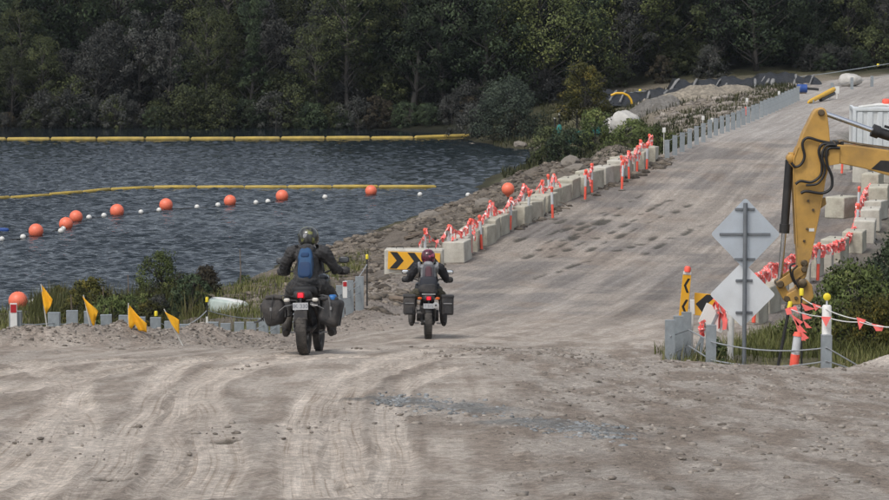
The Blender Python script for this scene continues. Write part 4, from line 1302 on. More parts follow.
def make_bike(label, x, y, heading, lean, style):
    o = thing('motorcycle', label, 'motorcycle', (x, y, 0), heading)
    z = hz(x, y); gx, gy = x - math.sin(heading) * 1.5, y + math.cos(heading) * 1.5
    z2 = hz(gx, gy)
    o.location.z = z - .012
    o.rotation_mode = 'ZXY'
    o.rotation_euler = (math.atan2(z2 - z, 1.5), lean, heading)
    wheel(o, 'rear_wheel', 0, .335, .145)
    wheel(o, 'front_wheel', 1.50, .35, .10)
    b = lambda mb, n, m, p=o, sm=False: mb.build(n, MK[m], p, smooth=sm)
    for s in (-1, 1):
        mb = MB(); mb.tube([(s * .105, -.02, .335), (s * .11, .25, .38), (s * .09, .52, .44)], [.03, .035, .04], 8); b(mb, 'swingarm', 'engine', sm=True)
        mb = MB(); mb.tube([(s * .10, 1.49, .35), (s * .10, 1.36, .70), (s * .09, 1.18, 1.12)], [.032, .03, .026], 8); b(mb, 'fork_leg', 'steel', sm=True)
        mb = MB(); mb.cbox((s * .25, .53, .295), (.16, .06, .025), .006); b(mb, 'footpeg', 'steel')
        mb = MB(); mb.tube([(s * .05, .12, .80), (s * .10, .5, .78), (s * .12, .75, .50), (s * .13, .95, .62), (s * .05, 1.15, 1.02)], .022, 8); b(mb, 'frame_tube', 'engine', sm=True)
        mb = MB(); mb.sbox((s * .10, .98, .92), (.15, .22, .17), .6, 18, 10); b(mb, 'tank_shroud', 'tank', sm=True)
    mb = MB(); mb.cbox((0, .72, .47), (.30, .42, .34), .05, seg=2); mb.cbox((0, .72, .68), (.22, .26, .14), .02); mb.lathe([(.11, -.21), (.12, -.1), (.12, .1), (.11, .21)], 16, Matrix.Translation((0, .62, .44)) @ Matrix.Rotation(math.pi / 2, 4, 'Y'))
    b(mb, 'engine', 'engine')
    mb = MB(); mb.cbox((0, .78, .27), (.26, .42, .03), .01); b(mb, 'bash_plate', 'engine')
    mb = MB(); mb.sbox((0, .86, .95), (.15, .26, .14), .7, 20, 12); b(mb, 'fuel_tank', 'tank', sm=True)
    mb = MB(); mb.sbox((0, .34, .845), (.15, .40, .065), .5, 22, 10, warp=lambda q: Vector((q.x * (1 - .25 * q.y / .4), q.y, q.z + .03 * (q.y / .4) ** 2))); b(mb, 'seat', 'seat', sm=True)
    mb = MB(); mb.sbox((0, -.02, .80), (.12, .22, .07), .6, 20, 10); b(mb, 'tail_unit', 'blackplastic', sm=True)
    mb = MB()
    vs, fs = [], []
    for i in range(9):
        t = i / 8; yy = .05 - .32 * t; zz = .79 - .16 * t * t - .10 * t
        hw = .085 - .015 * t
        vs += [(-hw, yy, zz - .02), (-hw * .6, yy, zz + .012), (hw * .6, yy, zz + .012), (hw, yy, zz - .02)]
    for i in range(8):
        for k in range(3): fs.append((i * 4 + k, i * 4 + k + 1, i * 4 + k + 5, i * 4 + k + 4))
    mb.add(vs, fs); fe = b(mb, 'rear_mudguard', 'blackplastic', sm=True); md = fe.modifiers.new('thickness', 'SOLIDIFY'); md.thickness = .006
    # tail light, plate, indicators
    mb = MB(); mb.cbox((0, -.245, .80), (.10, .04, .085), .012); tl = b(mb, 'tail_light_housing', 'tail_dim')
    mb = MB(); mb.sbox((0, -.266, .80), (.036, .012, .030), .5, 16, 8); b(mb, 'tail_light', 'tail', tl)
    pz = .655
    mb = MB(); mb.cbox((0, -.285, pz), (.205, .008, .095), .002); pl = b(mb, 'number_plate', 'plate')
    me = text_mesh('IK 330' if style == 1 else 'T 512', .075); me.materials.append(MK['plate_text'])
    tx = link('characters', me, pl); tx.location = (0, -.2905, pz); tx.rotation_euler = (math.pi / 2, 0, 0)
    if style == 1:
        mb = MB(); mb.cbox((0, -.278, pz - .115), (.175, .006, .12), .03 * .1); b(mb, 'plate_flap', 'engine')
    mb = MB(); mb.cbox((0, -.26, .70), (.03, .03, .2), .004); b(mb, 'plate_bracket', 'blackplastic')
    for s in (-1, 1):
        ix = .19 if style == 1 else .17
        mb = MB(); mb.tube([(s * .06, -.2, .73 if style == 1 else .79), (s * ix, -.215, .74 if style == 1 else .80)], .011, 6); st = b(mb, 'indicator_stalk', 'blackplastic')
        mb = MB(); mb.sbox((s * ix, -.225, .74 if style == 1 else .80), (.042, .022, .026), .7, 14, 8); b(mb, 'indicator', 'clear' if style == 1 else 'amber', st, True)
    # handlebar, mirrors, screen, headlight
    mb = MB(); mb.tube([(-.44, 1.00, 1.10), (-.25, 1.05, 1.13), (-.10, 1.10, 1.08), (.10, 1.10, 1.08), (.25, 1.05, 1.13), (.44, 1.00, 1.10)], .013, 8); b(mb, 'handlebar', 'blackplastic', sm=True)
    for s in (-1, 1):
        mb = MB(); mb.tube([(s * .31, 1.037, 1.122), (s * .43, 1.004, 1.102)], .018, 8); b(mb, 'grip', 'blackplastic', sm=True)
        mb = MB(); mb.sbox((s * .41, 1.08, 1.12), (.095, .05, .06), .7, 16, 10); b(mb, 'hand_guard', 'blackplastic', sm=True)
        zm = 1.27
        mb = MB(); mb.tube([(s * .27, 1.05, 1.13), (s * .31, 1.06, 1.22), (s * .40, 1.04, zm)], .008, 6); st = b(mb, 'mirror_stem', 'blackplastic', sm=True)
        mb = MB(); mb.sbox((s * .43, 1.035, zm), (.075, .022, .045), .6, 18, 10); mr = b(mb, 'mirror', 'blackplastic', st, True)
        mb2 = MB(); mb2.sbox((s * .43, 1.012, zm), (.064, .004, .036), .6, 18, 6, rot=None); g = mb2.build('mirror_glass', MK['screen' if style == 1 else 'mirror'], o, smooth=True)  # first bike's glass gets dark smoked material, imitating a dark reflection
    mb = MB(); mb.prism([(-.15, 1.26, 1.02), (.15, 1.26, 1.02), (.12, 1.16, 1.30), (-.12, 1.16, 1.30)], (0, .006, .002)); b(mb, 'windscreen', 'screen')
    mb = MB(); mb.sbox((0, 1.27, .96), (.13, .09, .11), .6, 18, 10); b(mb, 'headlight', 'blackplastic', sm=True)
    mb = MB(); mb.tube([(0, 1.18, .74), (0, 1.42, .80), (0, 1.66, .78), (0, 1.82, .70)], [(.05, .012), (.06, .012), (.055, .012), (.03, .01)], 8); b(mb, 'front_mudguard', 'blackplastic', sm=True)
    # exhaust on the right
    if style == 1:
        mb = MB(); mb.tube([(.14, .5, .36), (.16, .25, .5), (.17, .05, .62)], .022, 8); mb.tube([(.17, .10, .60), (.175, -.20, .70)], [.05, .055], 12); b(mb, 'muffler', 'engine', sm=True)
    else:
        mb = MB(); mb.tube([(.13, .5, .36), (.13, .25, .5), (.13, .12, .62)], .022, 8); mb.tube([(.13, .14, .62), (.135, -.28, .67)], [.05, .058], 14); mf = b(mb, 'muffler', 'steel', sm=True)
        mb = MB(); mb.lathe([(.062, -.01), (.062, .012), (.02, .014)], 16, Matrix.Translation((.135, -.285, .671)) @ Matrix.Rotation(math.pi / 2, 4, 'X')); b(mb, 'muffler_end', 'silver', mf, True)
        mb = MB(); mb.lathe([(.019, 0), (.019, .01)], 12, Matrix.Translation((.135, -.296, .672)) @ Matrix.Rotation(math.pi / 2, 4, 'X')); b(mb, 'outlet', 'black' if 'black' in MK else 'blackplastic', mf)
    # racks and luggage
    for s in (-1, 1):
        mb = MB(); mb.tube([(s * .12, .30, .80), (s * .22, .28, .78), (s * .23, -.10, .76), (s * .23, -.12, .52), (s * .22, .28, .52), (s * .22, .28, .78)], .009, 6); b(mb, 'pannier_rack', 'blackplastic')
    if style == 1:
        l = soft_bag(o, 'pannier', (-.395, .06, .585), (.15, .22, .185), 3, rot=Euler((0, RAD(-8), 0)))
        mb = MB(); mb.tube([(-.545, .0, .5), (-.60, -.05, .46), (-.66, -.06, .45)], [(.012, .012), (.03, .012), (.035, .01)], 6); b(mb, 'loose_strap', 'blackplastic', l)
        for yy in (-.05, .12):
            mb = MB(); mb.tube([(-.24, yy, .80), (-.42, yy - .01, .80), (-.565, yy, .68), (-.56, yy, .46)], [(.018, .008)] * 4, 6); b(mb, 'strap', 'strap', l)
        r = soft_bag(o, 'pannier', (.375, .05, .565), (.125, .22, .19), 5, rot=Euler((0, RAD(14), 0)))
        for yy in (-.05, .12):
            mb = MB(); mb.tube([(.24, yy, .80), (.40, yy, .765), (.515, yy, .62), (.47, yy, .38)], [(.018, .008)] * 4, 6); b(mb, 'strap', 'strap', r)
        for p_, s_, zz, zx in ((l, -1, .775, -.385), (r, 1, .745, .36)):
            mb = MB(); mb.tube([(zx - .11, -.08, zz), (zx, -.085, zz + .012), (zx + .11, -.08, zz - .005)], [.028, .034, .028], 10); b(mb, 'roll_top', 'bag', p_, True)
            for yy in (-.115,):
                mb = MB(); mb.cbox((zx + s_ * .03, -.175, .62), (.03, .014, .045), .004); b(mb, 'buckle', 'steel', p_)
                mb = MB(); mb.tube([(zx, -.12, zz + .03), (zx + s_ * .02, -.165, .70), (zx + s_ * .03, -.17, .50)], [(.014, .006)] * 3, 6); b(mb, 'closing_strap', 'strap', p_)
        mb = MB(); mb.sbox((.40, -.02, .755), (.055, .10, .05), .6, 16, 10); b(mb, 'rolled_blue_bag', 'bluebottle', sm=True)
        mb = MB(); mb.tube([(.12, -.2, .68), (.22, -.22, .66), (.30, -.2, .62)], .006, 5); b(mb, 'rack_brace', 'steel')
        mb = MB(); mb.tube([(-.12, -.2, .68), (-.22, -.22, .66), (-.30, -.2, .60)], .006, 5); b(mb, 'rack_brace', 'steel')
    else:
        for s in (-1, 1):
            mb = MB(); mb.cbox((s * .365, .06, .66), (.23, .42, .36), .035, seg=2); p = b(mb, 'pannier', 'bag', sm=True)
            mb = MB(); mb.cbox((s * .365, .06, .835), (.245, .44, .05), .012); b(mb, 'lid', 'blackplastic', p)
            mb = MB(); mb.cbox((s * .365, -.155, .70), (.17, .012, .02), .003); b(mb, 'buckle_strap', 'steel', p)
            mb = MB(); mb.cbox((s * .365, -.153, .57), (.13, .012, .12), .004); b(mb, 'pocket', 'blackplastic', p)
        mb = MB(); mb.cbox((0, -.02, .875), (.26, .30, .016), .004); b(mb, 'rear_rack', 'silver')
        soft_bag(o, 'tail_bag', (0, .03, .97), (.17, .15, .10), 9)
    return o

def remesh(mb, voxel, name, mats, parent, pick=None, smooth_it=3):
    me = bpy.data.meshes.new(name); me.from_pydata([tuple(p) for p in mb.v], [], mb.f)
    t = bpy.data.objects.new('tmp', me); COL.objects.link(t)
    tx = None
    md = t.modifiers.new('r', 'REMESH'); md.mode = 'VOXEL'; md.voxel_size = voxel
    ms = t.modifiers.new('s', 'SMOOTH'); ms.iterations = smooth_it; ms.factor = .6
    out = bpy.data.meshes.new_from_object(t.evaluated_get(bpy.context.evaluated_depsgraph_get()))
    bpy.data.objects.remove(t)
    out.materials.clear()
    for m in mats: out.materials.append(m)
    n = len(out.polygons)
    out.polygons.foreach_set('use_smooth', np.ones(n, bool))
    if pick:
        c = np.empty(n * 3); out.polygons.foreach_get('center', c); c = c.reshape(-1, 3)
        out.polygons.foreach_set('material_index', np.array([pick(q) for q in c], np.int32))
    out.name = name
    return link(name, out, parent)

def make_rider(bike, label, style, look=0.0):
    o = thing('person', label, 'person')
    o.rotation_mode = 'ZXY'
    o.location = bike.location; o.rotation_euler = bike.rotation_euler
    mb = MB()
    # torso: pelvis to shoulders, elliptical sections
    mb.tube([(0, .36, .88), (0, .37, .97), (0, .40, 1.08), (0, .45, 1.20), (0, .50, 1.32), (0, .53, 1.42), (0, .545, 1.47)],
            [(.205, .17), (.215, .17), (.205, .15), (.215, .15), (.235, .15), (.21, .12), (.09, .08)], 20)
    mb.tube([(0, .545, 1.42), (0, .575, 1.50), (0, .60, 1.56)], [.075, .062, .06], 12)
    mb.sbox((0, .615, 1.585), (.078, .098, .115), 1.0, 16, 12)
    for s in (-1, 1):
        mb.tube([(s * .13, .50, 1.40), (s * .22, .53, 1.37), (s * .285, .59, 1.27), (s * .345, .68, 1.16)], [.095, .10, .086, .074], 14)
        mb.tube([(s * .335, .66, 1.175), (s * .36, .74, 1.145), (s * .37, .86, 1.135), (s * .372, .955, 1.135)], [.076, .074, .062, .044], 14)
        mb.tube([(s * .095, .37, .92), (s * .17, .52, .90), (s * .25, .70, .83), (s * .29, .82, .77)], [.13, .12, .105, .085], 14)
        mb.tube([(s * .288, .81, .78), (s * .30, .73, .63), (s * .305, .62, .48), (s * .305, .54, .37)], [.088, .084, .074, .06], 14)
    if style == 1: mats = [MK['jacket'], MK['trouser']]; pick = lambda q: 1 if q[2] < .93 + (.06 if q[1] > .5 else 0) and abs(q[0]) < .37 and (q[2] < .99) else 0
    else:
        mats = [MK['jacket2'], MK['olive_trouser'], MK['grey_panel']]
        pick = lambda q: 1 if (q[2] < .97 and q[1] < 1.0) else (2 if (abs(q[0]) < .20 and q[2] > 1.12 and q[1] < .62) else 0)
    body = remesh(mb, .016, 'body', mats, o, pick)
    # cloth folds: creases gathering at elbows, waist, shoulders and knees
    bm_ = body.data; nv = len(bm_.vertices)
    co = np.empty(nv * 3); bm_.vertices.foreach_get('co', co); co = co.reshape(-1, 3)
    no = np.empty(nv * 3); bm_.vertices.foreach_get('normal', no); no = no.reshape(-1, 3)
    a_ = fbm(co[:, 0] * 9 + co[:, 1] * 4, co[:, 2] * 22 + co[:, 0] * 10, 300 + style, 3)
    b_ = fbm(co[:, 0] * 16 + 7, co[:, 1] * 12 + co[:, 2] * 18, 310 + style, 2)
    k_ = (np.abs(a_ - .5) * 2) ** .7 * .030 + (b_ - .5) * .022 - .012
    k_ = np.where(co[:, 2] > 1.46, 0, k_)
    co = co + no * k_[:, None]
    bm_.vertices.foreach_set('co', co.ravel()); bm_.update()
    # boots
    for s in (-1, 1):
        mb = MB()
        mb.tube([(s * .305, .60, .50), (s * .305, .54, .38), (s * .31, .52, .30)], [.078, .072, .062], 12)
        mb.tube([(s * .31, .44, .285), (s * .312, .53, .30), (s * .32, .64, .29), (s * .325, .72, .275)], [(.045, .05), (.05, .06), (.048, .045), (.03, .026)], 12)
        remesh(mb, .009, 'boot', [MK['boot']], o)
    # gloves closed on the grips: palm, four fingers of unequal length, thumb
    for s in (-1, 1):
        mb = MB(); gx = s * .37; gy, gz = 1.02, 1.112
        mb.tube([(s * .376, .93, 1.137), (s * .374, .96, 1.142), (gx, .985, 1.142)], [.038, .036, .034], 10)
        mb.sbox((gx, .995, 1.14), (.046, .034, .02), .8, 14, 8)
        for k, L in enumerate((.95, 1.05, 1.0, .8)):
            fx = gx + s * (-.036 + .024 * k)
            pts = [(fx, 1.005, 1.146), (fx, 1.032 + .006 * L, 1.140), (fx, 1.046, 1.118), (fx, 1.040, 1.092 + .006 * (1 - L)), (fx, 1.018, 1.084)]
            mb.tube(pts, [.0115, .011, .0105, .010, .008], 8)
        mb.tube([(gx - s * .04, .985, 1.13), (gx - s * .055, 1.0, 1.105), (gx - s * .05, 1.018, 1.088)], [.013, .012, .009], 8)
        remesh(mb, .006, 'glove', [MK['glove']], o, smooth_it=2)
    # helmet with peak, visor aperture and chin bar
    hc = Vector((0, .62, 1.575)); Rz = Matrix.Rotation(look, 3, 'Z')
    mb = MB()
    def hw(q):
        q = Vector(q)
        if q.z < -.05: q.x *= 1 - .9 * (-.05 - q.z); q.y = q.y * (1.0 if q.y < 0 else 1.1)
        return q
    mb.sbox(hc, (.137, .16, .15), .88, 28, 20, Rz, hw)
    h = mb.build('helmet', MK['helmet%d' % style], o, smooth=True)
    mb = MB(); mb.sbox(hc + Rz @ Vector((0, .115, .005)), (.105, .055, .05), .7, 20, 10, Rz); mb.build('visor', MK['screen'], h, smooth=True)
    if style == 1:
        mb = MB(); P = [hc + Rz @ Vector(q) for q in ((-.11, .09, .085), (-.07, .24, .10), (.07, .24, .10), (.11, .09, .085), (.05, .06, .13), (-.05, .06, .13))]
        mb.prism(P, (0, 0, .012)); mb.build('peak', MK['blackplastic'], h)
        mb = MB(); mb.sbox(hc + Rz @ Vector((0, -.150, .02)), (.035, .01, .03), .7, 14, 8); mb.build('rear_vent', MK['grey_panel'], h, smooth=True)
    else:
        mb = MB(); mb.sbox(hc + Rz @ Vector((0, -.147, .05)), (.05, .012, .012), .7, 14, 8); mb.build('rear_vent', MK['blackplastic'], h, smooth=True)
        mb = MB(); mb.tube([hc + Vector((-.09, -.1, -.125)), hc + Vector((0, -.135, -.13)), hc + Vector((.09, -.1, -.125))], [(.012, .02)] * 3, 8); mb.build('neck_roll', MK['blackplastic'], h, smooth=True)
    # collar and belt line of the jacket
    mb = MB(); mb.tube([(0, .545, 1.44), (0, .56, 1.475)], [(.085, .08), (.076, .072)], 18, cap=False); c = mb.build('collar', mats[0], o, smooth=True); md = c.modifiers.new('t', 'SOLIDIFY'); md.thickness = .008
    mb = MB(); mb.tube([(0, .355, .925), (0, .36, .955)], [(.20, .162), (.198, .16)], 24, cap=False); c = mb.build('jacket_hem', mats[0], o, smooth=True); md = c.modifiers.new('t', 'SOLIDIFY'); md.thickness = .01
    # backpack: a thing of its own, worn on the back
    bp = thing('backpack', 'bright blue slim backpack on the back of the first rider' if style == 1 else 'dark and grey backpack on the rider in the maroon helmet', 'backpack')
    bp.rotation_mode = 'ZXY'; bp.location = bike.location; bp.rotation_euler = bike.rotation_euler
    tilt = Euler((RAD(-17), 0, 0))
    if style == 1:
        def bw(q): return Vector((q.x * (1 - .18 * (q.z / .23)) if q.z > 0 else q.x * (1 - .10 * (q.z / .23) ** 2), q.y, q.z))
        mb = MB(); mb.sbox((0, .285, 1.215), (.108, .075, .225), .5, 26, 18, tilt, bw); mb.build('main_pocket', MK['bluepack'], bp, smooth=True)
        mb = MB(); mb.sbox((0, .215, 1.15), (.085, .03, .12), .5, 20, 12, tilt); mb.build('front_pocket', MK['bluepack2'], bp, smooth=True)
        mb = MB(); mb.sbox((0, .262, 1.335), (.06, .03, .035), .6, 16, 8, tilt); mb.build('top_pocket', MK['bluepack2'], bp, smooth=True)
        for s in (-1, 1):
            mb = MB(); mb.tube([(s * .06, .38, 1.40), (s * .10, .43, 1.475), (s * .125, .54, 1.475), (s * .13, .63, 1.40), (s * .15, .62, 1.25), (s * .185, .50, 1.12), (s * .12, .34, 1.05)], [(.022, .006)] * 7, 8); mb.build('shoulder_strap', MK['blackplastic'], bp)
            mb = MB(); mb.tube([(s * .095, .225, 1.30), (s * .10, .205, 1.12), (s * .08, .24, 1.02)], [(.008, .004)] * 3, 6); mb.build('side_strap', MK['blackplastic'], bp)
    else:
        mb = MB(); mb.sbox((0, .29, 1.25), (.115, .07, .19), .5, 26, 16, tilt); mb.build('main_pocket', MK['greypack'], bp, smooth=True)
        mb = MB(); mb.sbox((0, .215, 1.25), (.06, .03, .16), .5, 20, 12, tilt); mb.build('centre_panel', MK['maroonstrap'], bp, smooth=True)
        mb = MB(); mb.sbox((0, .20, 1.09), (.165, .10, .11), .5, 26, 14, tilt); mb.build('lower_bag', MK['darkpack'], bp, smooth=True)
        for s in (-1, 1):
            mb = MB(); mb.tube([(s * .06, .38, 1.40), (s * .10, .43, 1.475), (s * .125, .54, 1.475), (s * .13, .63, 1.40), (s * .15, .62, 1.25), (s * .185, .50, 1.12), (s * .12, .34, 1.05)], [(.022, .006)] * 7, 8); mb.build('shoulder_strap', MK['blackplastic'], bp)
            mb = MB(); mb.tube([(s * .07, .20, 1.38), (s * .075, .185, 1.25), (s * .07, .19, 1.12)], [(.009, .004)] * 3, 6); mb.build('side_strap', MK['maroonstrap'], bp)
    return o

bx1 = (303 - 444.5) / F * 39.7
bike1 = make_bike('mud splashed black motorcycle with soft bulging panniers and lit red tail light', bx1, 39.7, RAD(-5), RAD(-1), 1)
make_rider(bike1, 'rider in black jacket and black yellow helmet wearing a blue backpack', 1, RAD(-8))
bx2 = (428 - 444.5) / F * 57.0
bike2 = make_bike('motorcycle with square black panniers and round silver muffler facing the chevron board', bx2, 57.0, RAD(1.5), RAD(.5), 2)
make_rider(bike2, 'rider in maroon helmet and black grey jacket gripping the handlebar', 2, RAD(3))

# ------------------------------------------------------------------ excavator reaching in from the right
MX = {
    'yellow': mat('excavator_yellow', (.52, .30, .07), .5, var=.22, scale=2.2, dirt=(.22, .14, .06), dirt_amt=.48, bump=.3, bscale=9, coat=.05),
    'black': mat('excavator_black', (.014, .014, .015), .45, var=.3, scale=5, dirt=(.08, .07, .06), dirt_amt=.2),
    'hose': mat('hydraulic_hose', (.012, .012, .013), .5, var=.2),
    'chrome': mat('chrome_rod', (.75, .77, .80), .16, 1.0, var=.05),
    'pin': mat('worn_steel', (.16, .125, .08), .5, .6, var=.4, scale=12, dirt=(.10, .06, .03), dirt_amt=.4),
    'glass': mat('cab_glass', (.03, .04, .045), .08, var=.1),
    'track': mat('track_steel', (.07, .06, .05), .6, .4, var=.4, dirt=(.16, .13, .10), dirt_amt=.5),
    'decal': mat('white_decal', (.7, .7, .66), .5, var=.1),
}
DX = 48.5                                    # the arm's plane, just past the signs
base = at(1185, 330, DX); base.z = hz(base.x, base.y)
EX = thing('excavator', 'yellow excavator whose folded arm and boom reach in over the bush by the signs', 'excavator', tuple(base))
def xp(px, py, dy=0.0): return at(px, py, DX) + Vector((0, dy, 0))
def xb(mb, n, m, p=EX, sm=False): return mb.build(n, MX[m], p, origin=base, smooth=sm)
def plate(poly, y0, y1, name, m, parent=EX, bevel=.015):
    mb = MB(); mb.prism([xp(a, b, y0) for a, b in poly], (0, y1 - y0, 0))
    o = xb(mb, name, m, parent)
    if bevel:
        md = o.modifiers.new('edge', 'BEVEL'); md.width = bevel; md.segments = 2; md.limit_method = 'ANGLE'
    return o
def pin(px, py, r, y0, y1, name='pin', m='pin', parent=EX):
    mb = MB(); c = xp(px, py)
    mb.lathe([(r * .8, y0 - .012), (r, y0), (r, y1), (r * .8, y1 + .012)], 16, Matrix.Translation(c) @ Matrix.Rotation(-math.pi / 2, 4, 'X'))
    return xb(mb, name, m, parent, True)
# stick (dipper arm): a box section, plated, tapering to its foot
stick = plate([(812, 113), (815, 109), (821, 108), (826, 112), (828, 128), (829, 142), (828.5, 160), (824, 178), (819.5, 205), (814.5, 230), (809, 258), (805, 276), (801, 280), (797, 274), (796, 245), (794, 205), (792.5, 172), (793, 158), (797, 147), (802, 133)], -.15, .15, 'stick', 'yellow')
plate([(793.5, 152), (788.5, 152.5), (788, 163), (793, 168)], -.07, .07, 'cylinder_bracket', 'yellow', stick, .008)
plate([(819, 200), (825, 197), (826, 204), (818, 210)], -.06, .06, 'boss_lug', 'yellow', stick, .008)
for q in ((820, 112), (823, 150), (803, 262)): pin(*q, .055, -.19, .19, 'pin', 'pin', stick)
for q in ((807, 200), (812, 209), (803, 240), (806, 228)): pin(*q, .022, -.165, -.14, 'bolt', 'pin', stick)
mb = MB(); mb.cbox(xp(810.5, 229, -.153), (.085, .006, .05), .001); xb(mb, 'decal', 'decal', stick)
# weld flange along the stick edges
for poly in ([(829, 142), (828.5, 160), (824, 178), (819.5, 205), (814.5, 230), (809, 258)], [(797, 147), (793, 158), (792.5, 172), (794, 205), (796, 245)]):
    for dy in (-.152, .152):
        mb = MB(); mb.tube([xp(a, b, dy) for a, b in poly], .012, 6); xb(mb, 'weld_seam', 'yellow', stick, True)
# boom
boom_ = plate([(818, 146), (823, 142), (832, 144), (850, 144.5), (889, 150), (940, 158), (1000, 174), (1080, 212), (1150, 262), (1178, 290), (1186, 308), (1170, 310), (1140, 300), (1080, 262), (1000, 215), (930, 185), (889, 175.5), (862, 167.5), (832, 161.5), (823, 163), (818, 158)], -.19, .19, 'boom', 'yellow')
plate([(869.5, 168), (879, 159.5), (905, 161), (930, 169), (938, 178), (905, 175)], -.196, -.188, 'black_decal', 'black', boom_, 0)
pin(823, 152, .075, -.23, .23, 'pin', 'pin', boom_)
# the two fork cheeks of the boom nose around the stick
for dy in (-.215, .175):
    plate([(818, 143), (826, 141), (838, 145), (838, 163), (826, 165), (818, 160)], dy, dy + .04, 'nose_cheek', 'yellow', boom_, .006)
# stick cylinder: chrome rod from the top of the stick, black barrel above the boom
def cyl(a, b, r, name, m, dy=0.0, n=16):
    mb = MB(); mb.tube([xp(*a, dy), xp(*b, dy)], r, n); return xb(mb, name, m, EX, True)
rod = cyl((821, 112), (876, 131.5), .042, 'stick_cylinder_rod', 'chrome')
bar = cyl((873, 130.5), (968, 160), .085, 'stick_cylinder_barrel', 'black')
cyl((872, 130), (879, 132.6), .105, 'cylinder_gland', 'black')
pin(821, 112, .075, -.10, .10, 'rod_eye', 'yellow')
mb = MB(); mb.tube([xp(884, 126, -.05), xp(900, 131, -.05), xp(960, 152, -.05)], .022, 8); xb(mb, 'hard_line', 'hose', bar, True)
# bucket cylinder on the back of the stick
cyl((789.5, 160), (784.5, 228), .068, 'bucket_cylinder_barrel', 'black')
cyl((784.7, 224), (784.2, 233), .085, 'cylinder_gland', 'black')
cyl((784.4, 230), (779.5, 282), .04, 'bucket_cylinder_rod', 'chrome')
pin(790.5, 158, .07, -.09, .09, 'rod_eye', 'yellow')
# linkage and quick hitch
for dy in (-.17, .13):
    plate([(800, 265), (806, 266), (805, 272), (782, 287), (776, 286), (775.5, 281), (779, 278.5)], dy, dy + .04, 'rocker_link', 'yellow', EX, .006)
for dy in (-.11, .07):
    plate([(777, 281), (782, 281), (789, 294), (788, 300), (784, 301), (777, 288)], dy, dy + .04, 'tipping_link', 'yellow', EX, .006)
pin(779, 283, .06, -.20, .20)
pin(786, 298, .05, -.16, .16)
pin(803, 268, .05, -.20, .20)
hitch = plate([(798, 279), (806, 279), (811, 284), (813, 296), (808, 303), (790, 304), (784, 300), (786, 293), (795, 288)], -.15, .15, 'quick_hitch', 'yellow')
pin(801, 282, .075, -.21, .21, 'pin', 'pin', hitch)
pin(795, 297, .03, -.165, -.14, 'bolt', 'pin', hitch)
plate([(789, 303), (793, 303), (791, 309), (786, 311), (785, 307)], -.12, .12, 'hitch_jaw', 'pin', hitch, .006)
plate([(804, 303), (809, 302), (812, 308), (807, 311)], -.12, .12, 'hitch_jaw', 'pin', hitch, .006)
# hoses
def hose(pts, r=.022, dy=-.2):
    P = [xp(a, b, dy) for a, b in pts]
    S = []
    for i in range(len(P) - 1):                                     # Catmull-Rom
        p0, p1, p2, p3 = P[max(i - 1, 0)], P[i], P[i + 1], P[min(i + 2, len(P) - 1)]
        for k in range(6):
            t = k / 6
            S.append(.5 * ((2 * p1) + (p2 - p0) * t + (2 * p0 - 5 * p1 + 4 * p2 - p3) * t * t + (3 * p1 - p0 - 3 * p2 + p3) * t ** 3))
    S.append(P[-1]); mb = MB(); mb.tube(S, r, 8); xb(mb, 'hydraulic_hose', 'hose', EX, True)
hose([(833, 143), (818, 140), (806, 137), (801, 143), (803, 155), (800, 163), (794, 166), (790, 162)])
hose([(835, 145), (822, 143), (817, 150), (820, 163), (819, 174), (810, 181), (799, 180), (794, 183)], .022, -.22)
hose([(838, 147), (826, 148), (825, 162), (830, 176), (829, 187), (820, 192), (805, 190), (799, 192)], .024, -.24)
hose([(834, 144), (824, 145), (820, 156), (823, 170), (816, 182), (804, 184)], .02, -.26)
hose([(794, 262), (789, 265), (790, 275), (794, 283)], .016, -.2)
hose([(796, 264), (791, 270), (793, 279), (798, 288)], .014, -.23)
for i, dy in enumerate((-.1, .0, .1)):
    mb = MB(); mb.tube([xp(833, 143.5 - i, dy), xp(842, 140.5, dy), xp(850, 142.5, dy), xp(862, 144.5, dy), xp(905, 150, dy)], .018, 6); xb(mb, 'hard_line', 'steelish' if 0 else 'pin', boom_, True)
for q in ((831, 143), (836, 142.5), (841, 143)):
    mb = MB(); mb.cbox(xp(q[0], q[1], 0), (.05, .32, .07), .008); xb(mb, 'hose_clamp', 'black', boom_)
# upper structure, cab, counterweight and tracks stand on the verge beyond the frame
gx, gy, gz = base
mb = MB(); mb.cbox((gx + 1.4, gy, gz + 1.55), (3.6, 2.5, 1.05), .08); xb(mb, 'upper_body', 'yellow')
mb = MB(); mb.cbox((gx + 3.5, gy, gz + 1.55), (.9, 2.5, 1.2), .18, seg=3); xb(mb, 'counterweight', 'black')
mb = MB(); mb.cbox((gx + .35, gy + .8, gz + 2.15), (1.5, .95, 1.9), .1); cab = xb(mb, 'cab', 'yellow')
mb = MB(); mb.cbox((gx + .35, gy + .318, gz + 2.45), (1.1, .02, .95), .005); xb(mb, 'side_window', 'glass', cab)
mb = MB(); mb.cbox((gx - .405, gy + .8, gz + 2.4), (.02, .75, 1.1), .005); xb(mb, 'front_window', 'glass', cab)
mb = MB(); mb.lathe([(.75, .72), (.75, 1.05)], 24, Matrix.Translation((gx + 1.3, gy, gz))); xb(mb, 'slew_ring', 'black')
for s in (-1, 1):
    poly = []
    for k in range(24):
        th = 2 * math.pi * k / 24
        poly.append(Vector((gx + 1.3 + (1.4 if math.cos(th) > 0 else -1.4) + .40 * math.cos(th), gy + s * 1.05 - .28, gz + .42 + .40 * math.sin(th))))
    mb = MB(); mb.prism(poly, (0, .56, 0)); tr = xb(mb, 'track', 'track')
    for k in range(5):
        mb = MB(); mb.lathe([(.16, -.3), (.16, .3)], 14, Matrix.Translation((gx + .1 + .6 * k, gy + s * 1.05, gz + .30)) @ Matrix.Rotation(math.pi / 2, 4, 'X')); xb(mb, 'roller', 'pin', tr)
